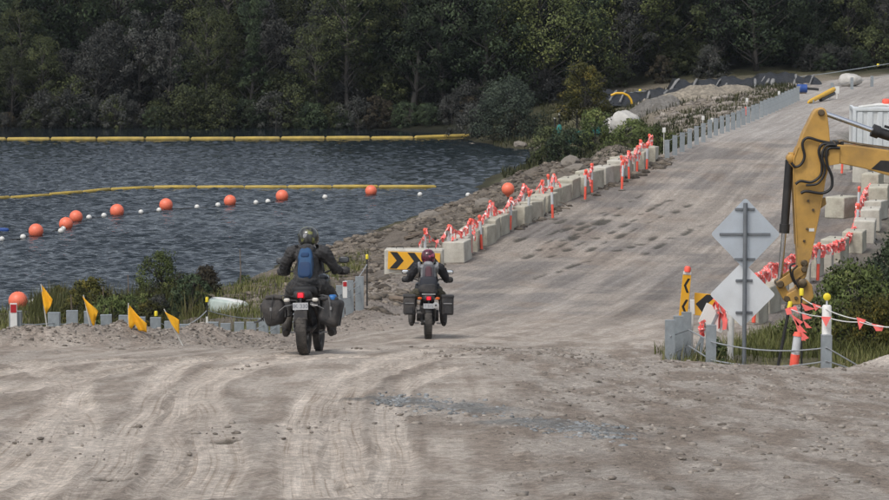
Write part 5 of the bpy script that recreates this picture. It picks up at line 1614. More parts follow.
# boom cylinders, foot bracket
mb = MB(); mb.cbox((gx + .1, gy, gz + 1.35), (.8, .55, .8), .04); xb(mb, 'boom_bracket', 'yellow')
for dy in (-.27, .27):
    mb = MB(); mb.tube([Vector((gx - .25, gy + dy, gz + 1.1)), xp(1090, 240, dy)], [.07, .06], 12); xb(mb, 'boom_cylinder', 'black', sm=True)

# ------------------------------------------------------------------ road signs seen from behind
DS = 46.0
foot = at(744, 366, DS); foot.z = hz(foot.x, foot.y)
SG = thing('road_sign', 'two grey diamond road signs seen from behind on one steel post', 'sign', tuple(foot))
mb = MB(); t = at(745.5, 203, DS)
mb.tube([foot - Vector((0, 0, .4)), t], .033, 12); mb.build('post', M['galv_dark'], SG, origin=foot, smooth=True)
for (cx, cy, hw_, hh, dd, nm) in ((746, 234.5, 35, 36.5, .062, 'upper_diamond'), (743, 295, 33, 33, .072, 'lower_diamond')):
    mb = MB()
    P = []
    cn = [(cx, cy - hh), (cx + hw_, cy), (cx, cy + hh), (cx - hw_, cy)]
    for i in range(4):
        a, b, c_ = Vector((*cn[i - 1], 0)), Vector((*cn[i], 0)), Vector((*cn[(i + 1) % 4], 0))
        for t_ in (.06, .02): pass
        P += [at(*(b + (a - b) * .05).xy, DS), at(*(b + (a - b) * .015 + (c_ - b) * .015).xy, DS), at(*(b + (c_ - b) * .05).xy, DS)]
    mb.prism([p + Vector((0, dd, 0)) for p in P], (0, .006, 0))
    pl = mb.build(nm, M['alu'] if nm == 'upper_diamond' else M['alu_white'], SG, origin=foot)
    bars = ((cy - 25, 10), (cy, 25.5), (cy + 25, 10.5)) if nm == 'upper_diamond' else ((281, 8.5), (313, 8.5))
    for by, bw in bars:
        a = at(cx + (1.5 if nm == 'lower_diamond' else -.8), by, DS)
        mb = MB(); mb.cbox(a + Vector((0, dd - .014, 0)), (bw * 2 * DS / F, .024, .04), .004); mb.build('bracket_bar', M['galv_dark'], pl, origin=foot)

# ------------------------------------------------------------------ right-hand posts, cables, markers
pp = [(672, 46.3), (680.5, 46.7), (688.5, 47.1), (713.5, 45.4)]
pts = [((px - 444.5) / F * d, d) for px, d in pp]
ztop = [at(672, 321, 46.3).z, at(680, 317, 46.7).z, at(688, 313, 47.1).z, at(713, 326, 45.4).z]
rb = thing('wire_rope_barrier', 'cluster of grey steel posts with two cables in front of the diamond signs', 'barrier', (pts[0][0], pts[0][1], hz(*pts[0])))
O = rb.location.copy(); T = []
px5 = (830 - 444.5) / F * 43.25
for (x, y), zt in list(zip(pts, ztop)) + [((px5, 43.25), at(830, 336, 43.25).z)]:
    p = link('post', POSTM, rb); p.location = Vector((x, y, zt - .72)) - O; p.scale = (.80, 1, 1)
    T.append(Vector((x, y - .02, zt)))
for off in (.24, .52):
    mb = MB(); P = [T[0] - Vector((0, 0, off)), T[2] - Vector((0, .4, off * .9)), T[3] - Vector((0, 0, off))]
    a, b = T[3] - Vector((0, 0, off)), T[4] - Vector((0, 0, off * .7))
    for k in range(1, 11): t = k / 10; P.append(a.lerp(b, t) - Vector((0, 0, .35 * t * (1 - t))))
    e = at(861 if off < .3 else 850, 367, 43.4)
    e.z = min(e.z, hz(e.x, e.y) + .02)
    for k in range(1, 6): P.append(b.lerp(e, k / 5))
    mb.tube(P, .011, 6); mb.build('cable', M['rope'], rb, origin=O)

# narrow chevron marker post (leaning) and heap of discarded signs
def px_rot(px, py, d): return at(px, py, d)
c = at(685, 296, 47.6)
cb2 = chevron_board('chevron_marker', 'narrow upright yellow marker with two black chevrons pointing left', .135, .68, 2, c, (0, RAD(5), 0), vertical=True)
mb = MB(); mb.cbox((0, .02, -.28), (.04, .02, 1.2), .004); mb.build('stake', M['galv'], cb2)
mb = MB(); mb.cbox((0, -.002, .37), (.13, .03, .05), .006); mb.build('white_top', M['white'], cb2)
mb = MB(); mb.lathe([(.05, .39), (.055, .45), (.035, .48)], 10); mb.build('cap', M['orange'], cb2, smooth=True)
c = at(706, 305, 47.8)
cb3 = chevron_board('chevron_sign', 'tilted yellow board with a black chevron propped among the grey posts', .40, .36, 1, c, (RAD(-8), RAD(6), 0), right=False)
mb = MB(); mb.cbox((0, .03, -.35), (.05, .03, .9), .004); mb.build('stake', M['galv'], cb3)
c = at(714, 318, 47.3); o = thing('discarded_sign', 'white sign sheet leaning askew in front of the propped chevron board', 'sign', tuple(c)); o.rotation_euler = (RAD(-12), RAD(26), 0)
mb = MB(); mb.cbox((0, 0, 0), (.42, .012, .34), .003); mb.build('sheet', M['white'], o)
mb = MB(); mb.cbox((.02, -.012, 0), (.045, .014, .28), .003); mb.build('stiffener', M['galv'], o)
mb = MB(); mb.cbox((-.05, .02, -.42), (.035, .025, .75), .003); mb.build('leg', M['galv'], o)
c = at(692.5, 307, 47.35); mb = MB(); mb.cbox(c, (.07, .02, .24), .004, Euler((0, RAD(-2), 0))); mb.cbox(c - Vector((0, 0, .35)), (.03, .015, .6), .003)
tag(mb.build('marker_plate', M['white'], origin=c), 'small white plate between the leaning marker and the tilted chevron board', 'marker')
mb = MB(); a, b = at(731.5, 305, 48.2), at(730, 342, 48.2); b.z = hz(b.x, b.y) - .1
mb.tube([b, a], [.055, .05], 10); tag(mb.build('white_post', M['white'], origin=b, smooth=True), 'stout white post just left of the diamond sign post', 'post')
bunting(at(716, 299, 47.2), at(726, 316, 47.2), 'scrap of orange ribbon tangled on the tilted chevron board', None, .03, 300, 40, .10)
bunting(at(703, 322, 47.0), at(700, 333, 47.0), 'end of orange ribbon hanging by the discarded white sign', None, .01, 301, 50, .08)

# marker post with yellow disc
f0 = at(826, 374, 43.6); f0.z = hz(f0.x, f0.y); t0 = at(826.5, 305, 43.6)
wp = thing('marker_post', 'stout white marker post with a yellow disc on top and an orange pennant', 'marker post', tuple(f0))
mb = MB(); mb.lathe([(.07, -.2), (.07, (t0.z - f0.z) - .02), (.055, t0.z - f0.z)], 16); mb.build('post', M['white'], wp, smooth=True)
h = t0.z - f0.z
mb = MB(); mb.tube([(0, 0, h), (0, 0, h + .07)], .014, 8); mb.build('stem', M['silver'], wp)
mb = MB(); mb.lathe([(.04, -.02), (.056, -.01), (.056, .012), (.036, .026)], 18, Matrix.Translation((0, -.0, h + .12)) @ Matrix.Rotation(math.pi / 2, 4, 'X')); mb.build('yellow_disc', M['cap_yellow'], wp, smooth=True)
# leaning capped pickets
t1, b1 = at(789.5, 307, 44.6), at(776.5, 374, 44.6)
picket('black picket with a yellow cap leaning in front of the excavator hitch', t1, b1, r=.024)
t2, b2 = at(801.5, 294, 45.2), at(802, 352, 45.2); b2.z = hz(b2.x, b2.y)
picket('upright thin picket with a yellow cap beside the excavator hitch', t2, b2, r=.014)
# stubby bollard, orange below and silver above
f1, u1 = at(793, 374, 43.9), at(797.5, 336, 43.9)
sb = thing('bollard', 'leaning bollard with bright orange foot and silver sleeve below the flags', 'bollard', tuple(f1))
v = u1 - f1
mb = MB(); mb.tube([f1 - v * .2, f1 + v * .52], .068, 14); mb.build('lower_shaft', M['orange'], sb, origin=f1, smooth=True)
mb = MB(); mb.tube([f1 + v * .5, f1 + v], [.064, .06], 14); mb.build('reflective_sleeve', M['silver'], sb, origin=f1, smooth=True)
mb = MB(); mb.tube([f1 + v, f1 + v * 1.10], [.07, .05], 14); mb.build('cap', M['orange'], sb, origin=f1, smooth=True)
# bunting ropes with triangular pennants
def pennant_line(label, P, flags, seed):
    o = thing('pennant_line', label, 'bunting', tuple(P[0]))
    S = []
    for a, b in zip(P[:-1], P[1:]):
        for k in range(8): t = k / 8; S.append(a.lerp(b, t) - Vector((0, 0, .10 * t * (1 - t))))
    S.append(P[-1]); mb = MB(); mb.tube(S, .008, 6); mb.build('rope', M['rope_white'], o, origin=P[0])
    R = random.Random(seed)
    for poly, d in flags:
        mb = MB(); pts = [at(px, py, d) for px, py in poly]
        mb.prism(pts, (0, .006, 0)); ob = mb.build('pennant', M['flag_orange'], o, origin=P[0])
    return o
y0 = 44.0
pennant_line('upper rope with orange pennants from the capped pickets past the white marker post', [at(802, 298, 45.2), at(826, 309, 43.53), at(860, 319.5, 43.3), at(895, 328, 43.1)],
    [([(812, 303), (821, 306), (815.5, 311)], 44.2), ([(856.5, 317), (866, 320), (859.5, 330)], 43.25), ([(871.5, 323.5), (884, 326), (882, 331), (876, 331)], 43.2), ([(821, 316.5), (831, 317), (826, 327)], 43.45)], 1)
cl = [([(789, 308), (796, 306), (799, 314)], 44.5), ([(791, 314), (803, 322), (797, 327)], 44.5), ([(794, 318), (807, 333), (800, 331)], 44.5), ([(796, 326), (809, 338), (802, 341), (798, 333)], 44.45), ([(801, 303), (815, 309), (805, 311)], 44.9), ([(802, 313), (812, 318), (803, 320)], 44.85), ([(803, 320), (812, 328), (806, 328)], 44.85), ([(785, 309), (790, 307), (792, 314), (787, 315)], 44.5), ([(799, 331), (806, 341), (802, 340)], 44.4)]
pennant_line('lower rope with a drooping bunch of orange pennants at the leaning picket', [at(790, 309, 44.55), at(826, 317, 43.5), at(860, 322, 43.25), at(895, 327, 43.0)], cl, 2)

# ------------------------------------------------------------------ far works
# white container beside the road
cp0 = at(851, 152, 125); cp0.z = 3.15
CT = thing('site_container', 'white corrugated site container behind the excavator boom', 'container', (cp0.x + .1, 125.2, cp0.z), RAD(-4))
W, D_, Hh = 6.0, 2.4, 2.25
mb = MB(); mb.cbox((W / 2, D_ / 2, Hh / 2 + .08), (W - .12, D_ - .12, Hh - .2), .02); mb.build('shell', M['container'], CT)
me = None
for k in range(14):
    x = .3 + k * .415
    if me is None:
        mb = MB(); mb.prism([(-.13, .055, .2), (-.08, .02, .2), (.08, .02, .2), (.13, .055, .2)], (0, 0, Hh - .32)); ob = mb.build('corrugation', M['container'], CT); me = ob.data
    else: ob = link('corrugation', me, CT)
    ob.location = (x, 0, 0)
for z in (.14, Hh - .02):
    mb = MB(); mb.cbox((W / 2, .05, z), (W, .12, .13), .01); mb.build('rail', M['container'], CT)
    mb = MB(); mb.cbox((.05, D_ / 2, z), (.12, D_ - .13, .13), .01); mb.build('end_rail', M['container'], CT)
for x in (.06, W - .06):
    for y in (.06, D_ - .06):
        mb = MB(); mb.cbox((x, y, Hh / 2 + .06), (.14, .14, Hh - .28), .01); mb.build('corner_post', M['container'], CT)
mb = MB(); mb.tube([(.3, .6, Hh + .05), (1.2, .7, Hh + .14), (2.6, .6, Hh + .09)], [.05, .07, .05], 8); tag(mb.build('pipe_roll', M['white'], loc=Vector(CT.location)), 'pale pipe bundle lying on the roof of the white container', 'pipe')
c = at(886, 106, 126)
mb = MB(); mb.sbox((0, 0, .18), (.17, .17, .17), .6); tag(mb.build('orange_tub', M['orange'], loc=Vector((c.x, c.y, CT.location.z + Hh + .04)), smooth=True), 'orange tub on the roof of the white container', 'tub')

# boulders
for px, py, d, r, fl, nm, lb in ((627, 120, 172, .92, .85, 'boulder', 'huge white boulder beside the yellow tipped tree'), (613, 123, 173, .8, .8, 'boulder', 'second white boulder half hidden behind the yellow tipped tree'), (852, 86.5, 192, .68, .75, 'boulder', 'pale boulder above the posts where the road bends away')):
    x = (px - 444.5) / F * d; z = hz(x, d); mb = MB(); rr = random.Random(px); rock(rr, (x, d, z + r * .55), r, mb, 4, fl)
    tag(mb.build(nm, M['pale_stone'], origin=(x, d, z), smooth=True), lb, 'boulder')

# stockpiles
def heap(name, label, cat, px, d, w, dep, h, m, seed, rough=.22):
    x0 = (px - 444.5) / F * d
    n = 34; rng_ = np.random.RandomState(seed)
    u = np.linspace(-1, 1, n); U, V_ = np.meshgrid(u, u)
    rr = np.sqrt(U * U + V_ * V_)
    X = x0 + U * w / 2; Y = d + V_ * dep / 2
    prof = np.clip(1 - rr ** 1.8, -.2, 1)
    Z = H(X.ravel(), Y.ravel()).reshape(X.shape) - .1 + h * prof * (.7 + .6 * fbm(X * .7, Y * .7, seed, 3)) + rough * (fbm(X * 3, Y * 3, seed + 1, 3) - .5) * (prof > 0)
    i = np.arange(n * n).reshape(n, n)
    q = np.stack([i[:-1, :-1], i[:-1, 1:], i[1:, 1:], i[1:, :-1]], -1).reshape(-1, 4)
    z0 = float(hz(x0, d))
    me = np_mesh(name, np.stack([X.ravel() - x0, Y.ravel() - d, Z.ravel() - z0], 1), q, m, False)
    return tag(link(name, me, None, (x0, d, z0)), label, cat)
PS = mat('crushed_rock', (.30, .265, .21), .95, var=.45, scale=5, dirt=(.12, .10, .075), dirt_amt=.4, bump=.9, bscale=5, bdist=.15)
GR = mat('grey_crushed_rock', (.19, .18, .165), .95, var=.45, scale=5, dirt=(.09, .08, .065), dirt_amt=.4, bump=.9, bscale=5, bdist=.15)
heap('stockpile', 'long tan heap of crushed rock in front of the black sheeting', 'rock pile', 690, 180, 6.2, 5, 1.05, PS, 1)
heap('stockpile', 'grey brown heap of crushed rock right of the white boulder', 'rock pile', 652, 178, 4.2, 4, .8, GR, 2)
heap('stockpile', 'low tan heap of crushed rock beside the far guard posts', 'rock pile', 730, 181, 4.0, 4, .8, PS, 3)
# black sheeted bank with grey sandbag lines
for k, (px, d, w, lb) in enumerate(((648, 193, 6.6, 'black plastic sheeting over the stockpile beside the yellow pipe'), (722, 195, 7.0, 'black plastic sheeting over the long stockpile behind the tan heap'), (783, 197, 5.0, 'black plastic sheeting over the stockpile end by the blue drum'))):
    x0 = (px - 444.5) / F * d; z0 = hz(x0, d)
    o = thing('sheeted_stockpile', lb, 'stockpile', (x0, d, z0))
    mb = MB(); n = 40; vs, fs = [], []
    rr = random.Random(k)
    for i in range(n + 1):
        x = -w / 2 + w * i / n
        tp_ = .84 + .16 * math.sin(1.3 * x + k) + .09 * math.sin(4.1 * x) + .06 * math.sin(7.7 * x + 1)
        for j, (yy, zz) in enumerate(((-2.6, -.1), (-2.0, .22), (-1.4, .55), (-.8, .9), (-.2, 1.0), (.9, 1.0), (2.6, -.1))):
            e = min(1, (w / 2 - abs(x)) / .5 + .35)
            vs.append((x, yy + .1 * math.sin(3.3 * x + j), (zz * tp_ / 1.0) * e * .92 + .05 * math.sin(5 * x + 2 * j)))
    for i in range(n):
        for j in range(6): a = i * 7 + j; fs.append((a, a + 7, a + 8, a + 1))
    mb.add(vs, fs); mb.build('sheeting', M['sheet'], o, smooth=True)
    for q in range(int(w / 1.15)):
        x = -w / 2 + .7 + q * 1.15 + rr.uniform(-.45, .45)
        mb = MB()
        sk = rr.uniform(.2, .9); wd = rr.uniform(.05, .14); mb.tube([(x - .5 * sk, -2.1, .18), (x - .2 * sk, -1.5, .45), (x + .1 * sk, -.9, .71), (x + .35 * sk, -.3, .82)], [(wd, .05), (wd * .7, .04), (wd, .05), (wd * .8, .05)], 6); mb.build('sandbag_line', M['sandbag'], o, smooth=True)
    
# yellow pipe bend
P = [at(a, b, 188) for a, b in ((611, 95.5), (616, 93.2), (623, 93.2), (628, 95.5), (631, 99.5), (632, 104))]
mb = MB(); mb.tube(P, .075, 10); tag(mb.build('pipe', M['yellow'], origin=P[0], smooth=True), 'bent yellow pipe lying over the black sheeting', 'pipe')
# yellow padded beam on the far posts
P = [at(808, 102.5, 166), at(833.5, 89.5, 172)]
o = thing('padded_rail', 'yellow padded rail lying aslant on the far guard posts', 'rail', tuple(P[0]))
mb = MB(); mb.tube([P[0], P[0].lerp(P[1], .1), P[1]], [.05, .12, .14], 10); mb.build('pad', M['yellow'], o, origin=P[0], smooth=True)
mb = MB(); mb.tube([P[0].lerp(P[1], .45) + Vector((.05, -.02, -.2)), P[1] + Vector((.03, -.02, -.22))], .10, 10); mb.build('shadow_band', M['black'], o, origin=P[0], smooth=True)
mb = MB(); mb.tube([P[0] + Vector((.3, 0, -.8)), P[0] + Vector((.3, 0, .15))], .04, 8); mb.tube([P[1] + Vector((-.2, .1, -.8)), P[1] + Vector((-.2, .1, .05))], .04, 8); mb.build('support', M['galv'], o, origin=P[0])
c = at(837, 90, 173); mb = MB(); mb.cbox(c, (.26, .03, .42), .01); mb.cbox(c - Vector((0, -.02, .5)), (.05, .04, .7), .005); tag(mb.build('marker_plate', M['white'], origin=c), 'white plate at the top end of the yellow padded rail', 'marker')
# blue drum and pipe
c = at(802, 88.5, 180); M4 = Matrix.Translation(c) @ Matrix.Rotation(math.pi / 2, 4, 'Y')
mb = MB(); mb.lathe([(.24, -.30), (.26, -.28), (.26, -.1), (.27, -.08), (.26, -.06), (.26, .28), (.24, .3)], 18, M4); o = mb.build('blue_drum', M['blue'], origin=c, smooth=True); tag(o, 'blue drum on its side above the far guard posts', 'drum')
mb = MB(); mb.tube([c + Vector((.3, 0, 0)), c + Vector((.7, 0, -.02)), c + Vector((1.0, 0, -.06))], .08, 10)
tag(mb.build('dark_pipe', M['picket'], origin=c, smooth=True), 'dark pipe running right from the blue drum', 'pipe')
for (px, py, lb) in ((802, 96, 'timber bearer under the blue drum'),):
    b_ = at(px, py, 180); zz = hz(b_.x, 180)
    mb = MB(); mb.cbox((b_.x, 180, (zz + c.z - .24) / 2), (.5, .3, max(.1, c.z - .24 - zz)), .02); tag(mb.build('bearer', M['wood'], origin=b_), lb, 'bearer')
# small red and white guide markers on the far barrier
for k, (px, py, d, col, lb) in enumerate(((703, 118, 138, 'white', 'white plate on the far posts below the tan heap'), (664, 130, 121, 'white', 'small white plate on the second far guard post'), (747, 111, 150, 'orange', 'red board on the far guard posts'), (779, 93, 165, 'white', 'white figure shaped marker above the far guard posts'), (712, 120, 141, 'white', 'small white tag in the middle of the far guard posts'), (747, 100, 151, 'white', 'white plate over the red board on the far posts'))):
    c = at(px, py, d); mb = MB(); w_, h_ = (.13, .2) if col == 'white' else (.2, .42)
    mb.cbox((0, 0, 0), (w_, .02, h_), .006); z = hz(c.x, c.y); mb.cbox((0, .022, (z - c.z) / 2), (.025, .02, max(.2, c.z - z)), .004)
    tag(mb.build('marker_plate', M[col], loc=c), lb, 'marker')
# cable with small floats hung across the works, up to the right
P = [at(600, 96, 196), at(640, 91.5, 197), at(700, 87.5, 199), at(760, 82, 201), at(830, 73, 203), at(900, 62, 206), at(960, 50, 208)]
o = thing('overhead_cable', 'thin cable with small yellow tags sweeping up in front of the dark forest', 'cable', tuple(P[0]))
mb = MB(); mb.tube(P, .03, 6); mb.build('cable', M['galv'], o, origin=P[0])
for t in ((640, 90.5), (677, 88), (700, 86), (724, 82), (878, 65)):
    d = np.interp(t[0], [600, 900], [196, 206]); c = at(t[0], t[1], d)
    mb = MB(); mb.sbox(c, (.09, .06, .09), .7, 12, 8); mb.build('tag', M['cap_yellow'], o, origin=P[0], smooth=True)
for px in (606, 958):
    c = at(px, 95 if px < 700 else 50, 196 if px < 700 else 208); z = hz(c.x, c.y)
    mb = MB(); mb.tube([(c.x, c.y, z - .2), (c.x, c.y, c.z + .1)], [.08, .06], 8); mb.build('mast', M['wood'], o, origin=P[0], smooth=True)
# teal silt fence and wrapped posts on the peninsula
P = [(565, 177), (575, 176), (587, 175.5), (598, 175), (606, 174.5), (640, 172)]
mb = MB(); pts = [((px - 444.5) / F * d, d) for px, d in P]
for (x0, y0_), (x1, y1_) in zip(pts[:-1], pts[1:]):
    z0, z1 = hz(x0, y0_), hz(x1, y1_)
    mb.prism([(x0, y0_, z0 - .1), (x1, y1_, z1 - .1), (x1, y1_, z1 + .55), (x0, y0_, z0 + .62)], (0, .02, 0))
tag(mb.build('silt_fence', M['teal'], origin=(pts[0][0], pts[0][1], hz(*pts[0]))), 'low teal silt fence under the yellow tipped tree', 'fence')
for px, d, lb in ((555, 178, 'post wrapped in teal mesh nearest the water on the peninsula'), (559.5, 179, 'taller post wrapped in dark teal mesh with white tip'), (577, 177, 'thin white tipped post behind the silt fence')):
    x = (px - 444.5) / F * d; z = hz(x, d); o = thing('wrapped_post', lb, 'post', (x, d, z))
    mb = MB(); mb.tube([(0, 0, -.1), (0, 0, 1.75)], .05, 8); mb.build('post', M['picket'], o)
    if px < 570: mb = MB(); mb.sbox((0, 0, .62), (.17, .15, .6), .7, 14, 10); mb.build('mesh_wrap', M['teal'], o, smooth=True)
    mb = MB(); mb.sbox((0, 0, 1.8), (.07, .07, .07), 1, 12, 8); mb.build('white_tip', M['white'], o, smooth=True)

# ------------------------------------------------------------------ vegetation
def leaf_material(name, dark, light, tip=None, clump=True):
    m, nt, b = ng(name)
    a = nd(nt, 'ShaderNodeAttribute', attribute_name='tint')
    oi = nd(nt, 'ShaderNodeObjectInfo')
    c = mixc(nt, dark, light, a.outputs['Fac'])
    if tip:
        t = ramp(nt, a.outputs['Fac'], [(.72, 0.0), (.95, .8)])
        c = mixc(nt, c, tip, t)
    f = ramp(nt, oi.outputs['Random'], [(0, .62), (1, 1.3)])
    c = mixc(nt, c, f, 1.0, 'MULTIPLY')
    nt.links.new(c, b.inputs['Base Color'])
    b.inputs['Roughness'].default_value = .65
    b.inputs['Specular IOR Level'].default_value = .15
    if clump:
        # leaves of a clump share its rounded lie, each leaf a little off it
        cd = nd(nt, 'ShaderNodeAttribute', attribute_name='clump_dir')
        vt = nd(nt, 'ShaderNodeVectorTransform', vector_type='NORMAL', convert_from='OBJECT', convert_to='WORLD')
        ge = nd(nt, 'ShaderNodeNewGeometry')
        mx = nd(nt, 'ShaderNodeMix', data_type='VECTOR'); mx.inputs[0].default_value = .68
        nt.links.new(cd.outputs['Vector'], vt.inputs[0]); nt.links.new(ge.outputs['Normal'], mx.inputs[4]); nt.links.new(vt.outputs[0], mx.inputs[5])
        nm = nd(nt, 'ShaderNodeVectorMath', operation='NORMALIZE'); nt.links.new(mx.outputs[1], nm.inputs[0])
        nt.links.new(nm.outputs[0], b.inputs['Normal'])
    return m

BARK = mat('bark', (.055, .05, .045), .9, var=.4, scale=4, bump=.6, bscale=14, bdist=.03)
PALEBARK = mat('pale_bark', (.07, .066, .060), .85, var=.35, scale=3, dirt=(.06, .05, .04), dirt_amt=.4, bump=.4, bscale=12, bdist=.02)
LEAF = {
    'dark': leaf_material('leaf_dark_green', (.018, .030, .017), (.060, .084, .040)),
    'olive': leaf_material('leaf_olive', (.026, .034, .016), (.088, .104, .040), (.115, .125, .048)),
    'bluegreen': leaf_material('leaf_blue_green', (.024, .036, .026), (.085, .108, .076)),
    'grey': leaf_material('leaf_grey', (.027, .030, .027), (.070, .072, .064), (.092, .090, .082)),
    'yellow': leaf_material('leaf_yellow_olive', (.030, .034, .010), (.11, .105, .025), (.20, .15, .03)),
    'bright': leaf_material('leaf_bright_green', (.026, .042, .018), (.080, .11, .038)),
    'mid_green': leaf_material('leaf_mid_green', (.040, .054, .020), (.15, .175, .058), (.19, .20, .07)),  # lighter mid-green foliage of the standout gums
    'rust': leaf_material('leaf_rust', (.030, .026, .018), (.085, .070, .042)),
    'shrub': leaf_material('leaf_shrub', (.038, .055, .016), (.14, .175, .055), (.20, .21, .075)),
}

def leaves(rng, centres, radii, per, size, hang=0.0, flat=.75):
    """numpy diamonds scattered in clumps: returns V, Fq, tint"""
    C = np.repeat(np.asarray(centres), per, 0); Rr = np.repeat(np.asarray(radii), per)
    n = len(C)
    d = rng.normal(size=(n, 3)); d /= np.linalg.norm(d, axis=1)[:, None]
    rad = rng.rand(n) ** .45
    off = d * (rad * Rr)[:, None]; off[:, 2] *= flat
    P = C + off
    ax = rng.normal(size=(n, 3)) + d * .6; ax[:, 2] -= hang
    ax /= np.linalg.norm(ax, axis=1)[:, None]
    bx_ = np.cross(ax, rng.normal(size=(n, 3))); bx_ /= np.linalg.norm(bx_, axis=1)[:, None] + 1e-9
    L = size * rng.uniform(.55, 1.25, n)[:, None]; Wd = L * rng.uniform(.38, .6, n)[:, None]
    V = np.stack([P - ax * L * .5, P + bx_ * Wd * .5, P + ax * L * .5, P - bx_ * Wd * .5], 1).reshape(-1, 3)
    Fq = np.arange(n * 4).reshape(n, 4)
    ct = np.repeat(rng.rand(len(centres)), per)
    t = np.clip(.74 * ct + .26 * rng.rand(n), 0, 1)
    return V, Fq, np.repeat(t, 4), np.repeat(d * rad[:, None] + np.array((0, 0, .35)), 4, 0)

def tree_meshes(name, seed, h, w, base, n_cl, per, size, leaf, bark=None, style='round', hang=.3, lean=.0, bare=0, trunk_r=None):
    rng = np.random.RandomState(seed)
    R = random.Random(seed)
    # trunk
    tr = trunk_r or (.03 + .016 * h)
    mb = MB()
    n = 7
    path = []
    bx0, by0 = R.uniform(-1, 1) * .05 * h, R.uniform(-1, 1) * .05 * h
    for i in range(n):
        t = i / (n - 1)
        path.append(Vector((bx0 * math.sin(t * 2.5) + lean * t * h + R.uniform(-.02, .02) * h * t, by0 * math.sin(t * 2.2) + R.uniform(-.015, .015) * h * t, -.3 + (h * .86 + .3) * t)))
    mb.tube(path, [tr * (1 - .85 * i / (n - 1)) * (1.35 if i == 0 else 1) for i in range(n)], 7)
    def tp(t):
        f = t * (n - 1); i = min(int(f), n - 2); return path[i].lerp(path[i + 1], f - i)
    cs, rs = [], []
    ph = [R.uniform(0, 6.28) for _ in range(4)]
    for k in range(n_cl):
        t = (k + R.random()) / n_cl                       # height in the crown
        z = base + (h - base) * t
        if style == 'round': prof = math.sin(math.pi * min(1, .12 + .80 * t)) ** .6
        elif style == 'cone': prof = (1.05 - t) ** .75
        elif style == 'dome': prof = math.sqrt(max(0, 1 - t * t)) * .95 + .08
        else: prof = .55 + .45 * math.sin(5 * t + ph[3])
        th = k * 2.39996 + R.uniform(-.5, .5)
        lob = 1 + .28 * math.sin(2 * th + ph[0] + 3 * t) + .18 * math.sin(5 * th + ph[1])
        rr = w * .5 * prof * lob * (R.uniform(.35, 1.0) ** .5)
        a = tp(min(1, z / h * .95))
        cs.append((a.x + rr * math.cos(th), a.y + rr * math.sin(th), z + R.uniform(-.04, .04) * h))
        rs.append(w * R.uniform(.10, .19))
        if k % 2 == 0 or style == 'open':
            s = tp(max(.08, min(.95, (z - rr * .55) / h)))
            e = Vector(cs[-1]); mid = s.lerp(e, .5) + Vector((0, 0, -.06 * rr))
            mb.tube([s, mid, e], [tr * .34, tr * .22, tr * .07], 5, cap=False)
    for k in range(bare):
        s = tp(R.uniform(.25, .85)); th = R.uniform(0, 6.28); L = w * R.uniform(.3, .6)
        e = s + Vector((math.cos(th) * L, math.sin(th) * L, L * R.uniform(.2, .9)))
        m_ = s.lerp(e, .5) + Vector((R.uniform(-.1, .1), R.uniform(-.1, .1), R.uniform(0, .2))) * L
        mb.tube([s, m_, e], [tr * .3, tr * .2, .012], 5, cap=False)
        for q in range(3):
            e2 = m_.lerp(e, R.random()) + Vector((R.uniform(-1, 1), R.uniform(-1, 1), R.uniform(.2, 1))) * L * .35
            mb.tube([m_.lerp(e, .3), e2], [tr * .13, .008], 4, cap=False)
    V, Fq, t, dn = leaves(rng, cs, rs, per, size, hang)
    cc = np.asarray(cs).mean(0); out = V - cc; out /= np.linalg.norm(out, axis=1)[:, None] + 1e-6
    crown = np_mesh(name + '_crown', V, Fq, LEAF[leaf], False, {'tint': ('FLOAT', t), 'clump_dir': ('FLOAT_VECTOR', dn + .7 * out)})
    me = bpy.data.meshes.new(name + '_trunk')
    me.from_pydata([tuple(p) for p in mb.v], [], mb.f)
    me.polygons.foreach_set('use_smooth', np.ones(len(me.polygons), bool))
    me.materials.append(bark or BARK)
    return me, crown

def place_tree(name, meshes, x, y, s=1.0, rz=0.0, label='', cat='tree', group=None, z=None, sz=None, parts=('trunk', 'crown')):
    o = thing(name, label, cat, (x, y, (hz(x, y) if z is None else z) - .03), rz, group)
    o.scale = (s, s, sz or s)
    link(parts[0], meshes[0], o); link(parts[1], meshes[1], o)
    return o

RT = random.Random(77)
PROTO = {
    'dark': [tree_meshes('dark', 1, 10.5, 5.2, 2.0, 64, 150, .23, 'dark', style='round'), tree_meshes('dark2', 2, 12.5, 4.6, 3.0, 66, 150, .23, 'dark', PALEBARK, style='col'),
             tree_meshes('dark3', 3, 9.0, 6.0, 1.4, 70, 150, .23, 'dark', style='dome')],
    'olive': [tree_meshes('olive', 4, 9.5, 5.4, 2.4, 62, 150, .21, 'olive', PALEBARK, style='dome'), tree_meshes('olive2', 5, 11.5, 5.0, 3.6, 60, 150, .21, 'olive', PALEBARK, style='round')],
    'bright': [tree_meshes('bright', 6, 10.0, 5.0, 2.2, 60, 150, .21, 'bright', style='round')],
    'grey': [tree_meshes('grey', 7, 5.2, 3.6, .4, 60, 85, .20, 'grey', PALEBARK, style='dome', bare=5), tree_meshes('grey2', 8, 6.6, 3.2, .8, 60, 80, .20, 'grey', PALEBARK, style='col', bare=5)],
    'bush_olive': [tree_meshes('bo', 9, 3.0, 3.4, .1, 46, 80, .19, 'olive', style='dome'), tree_meshes('bo2', 10, 2.3, 2.8, .1, 40, 80, .18, 'dark', style='dome')],
    'bush_rust': [tree_meshes('br', 11, 2.6, 2.2, .1, 36, 80, .17, 'rust', style='dome')],
    'bush_grey': [tree_meshes('bg', 12, 2.6, 2.8, .1, 38, 70, .18, 'grey', PALEBARK, style='dome', bare=5)],
    'bare': [tree_meshes('bare', 13, 9.0, 3.0, 6.0, 9, 30, .2, 'grey', PALEBARK, style='open', bare=16)],
}
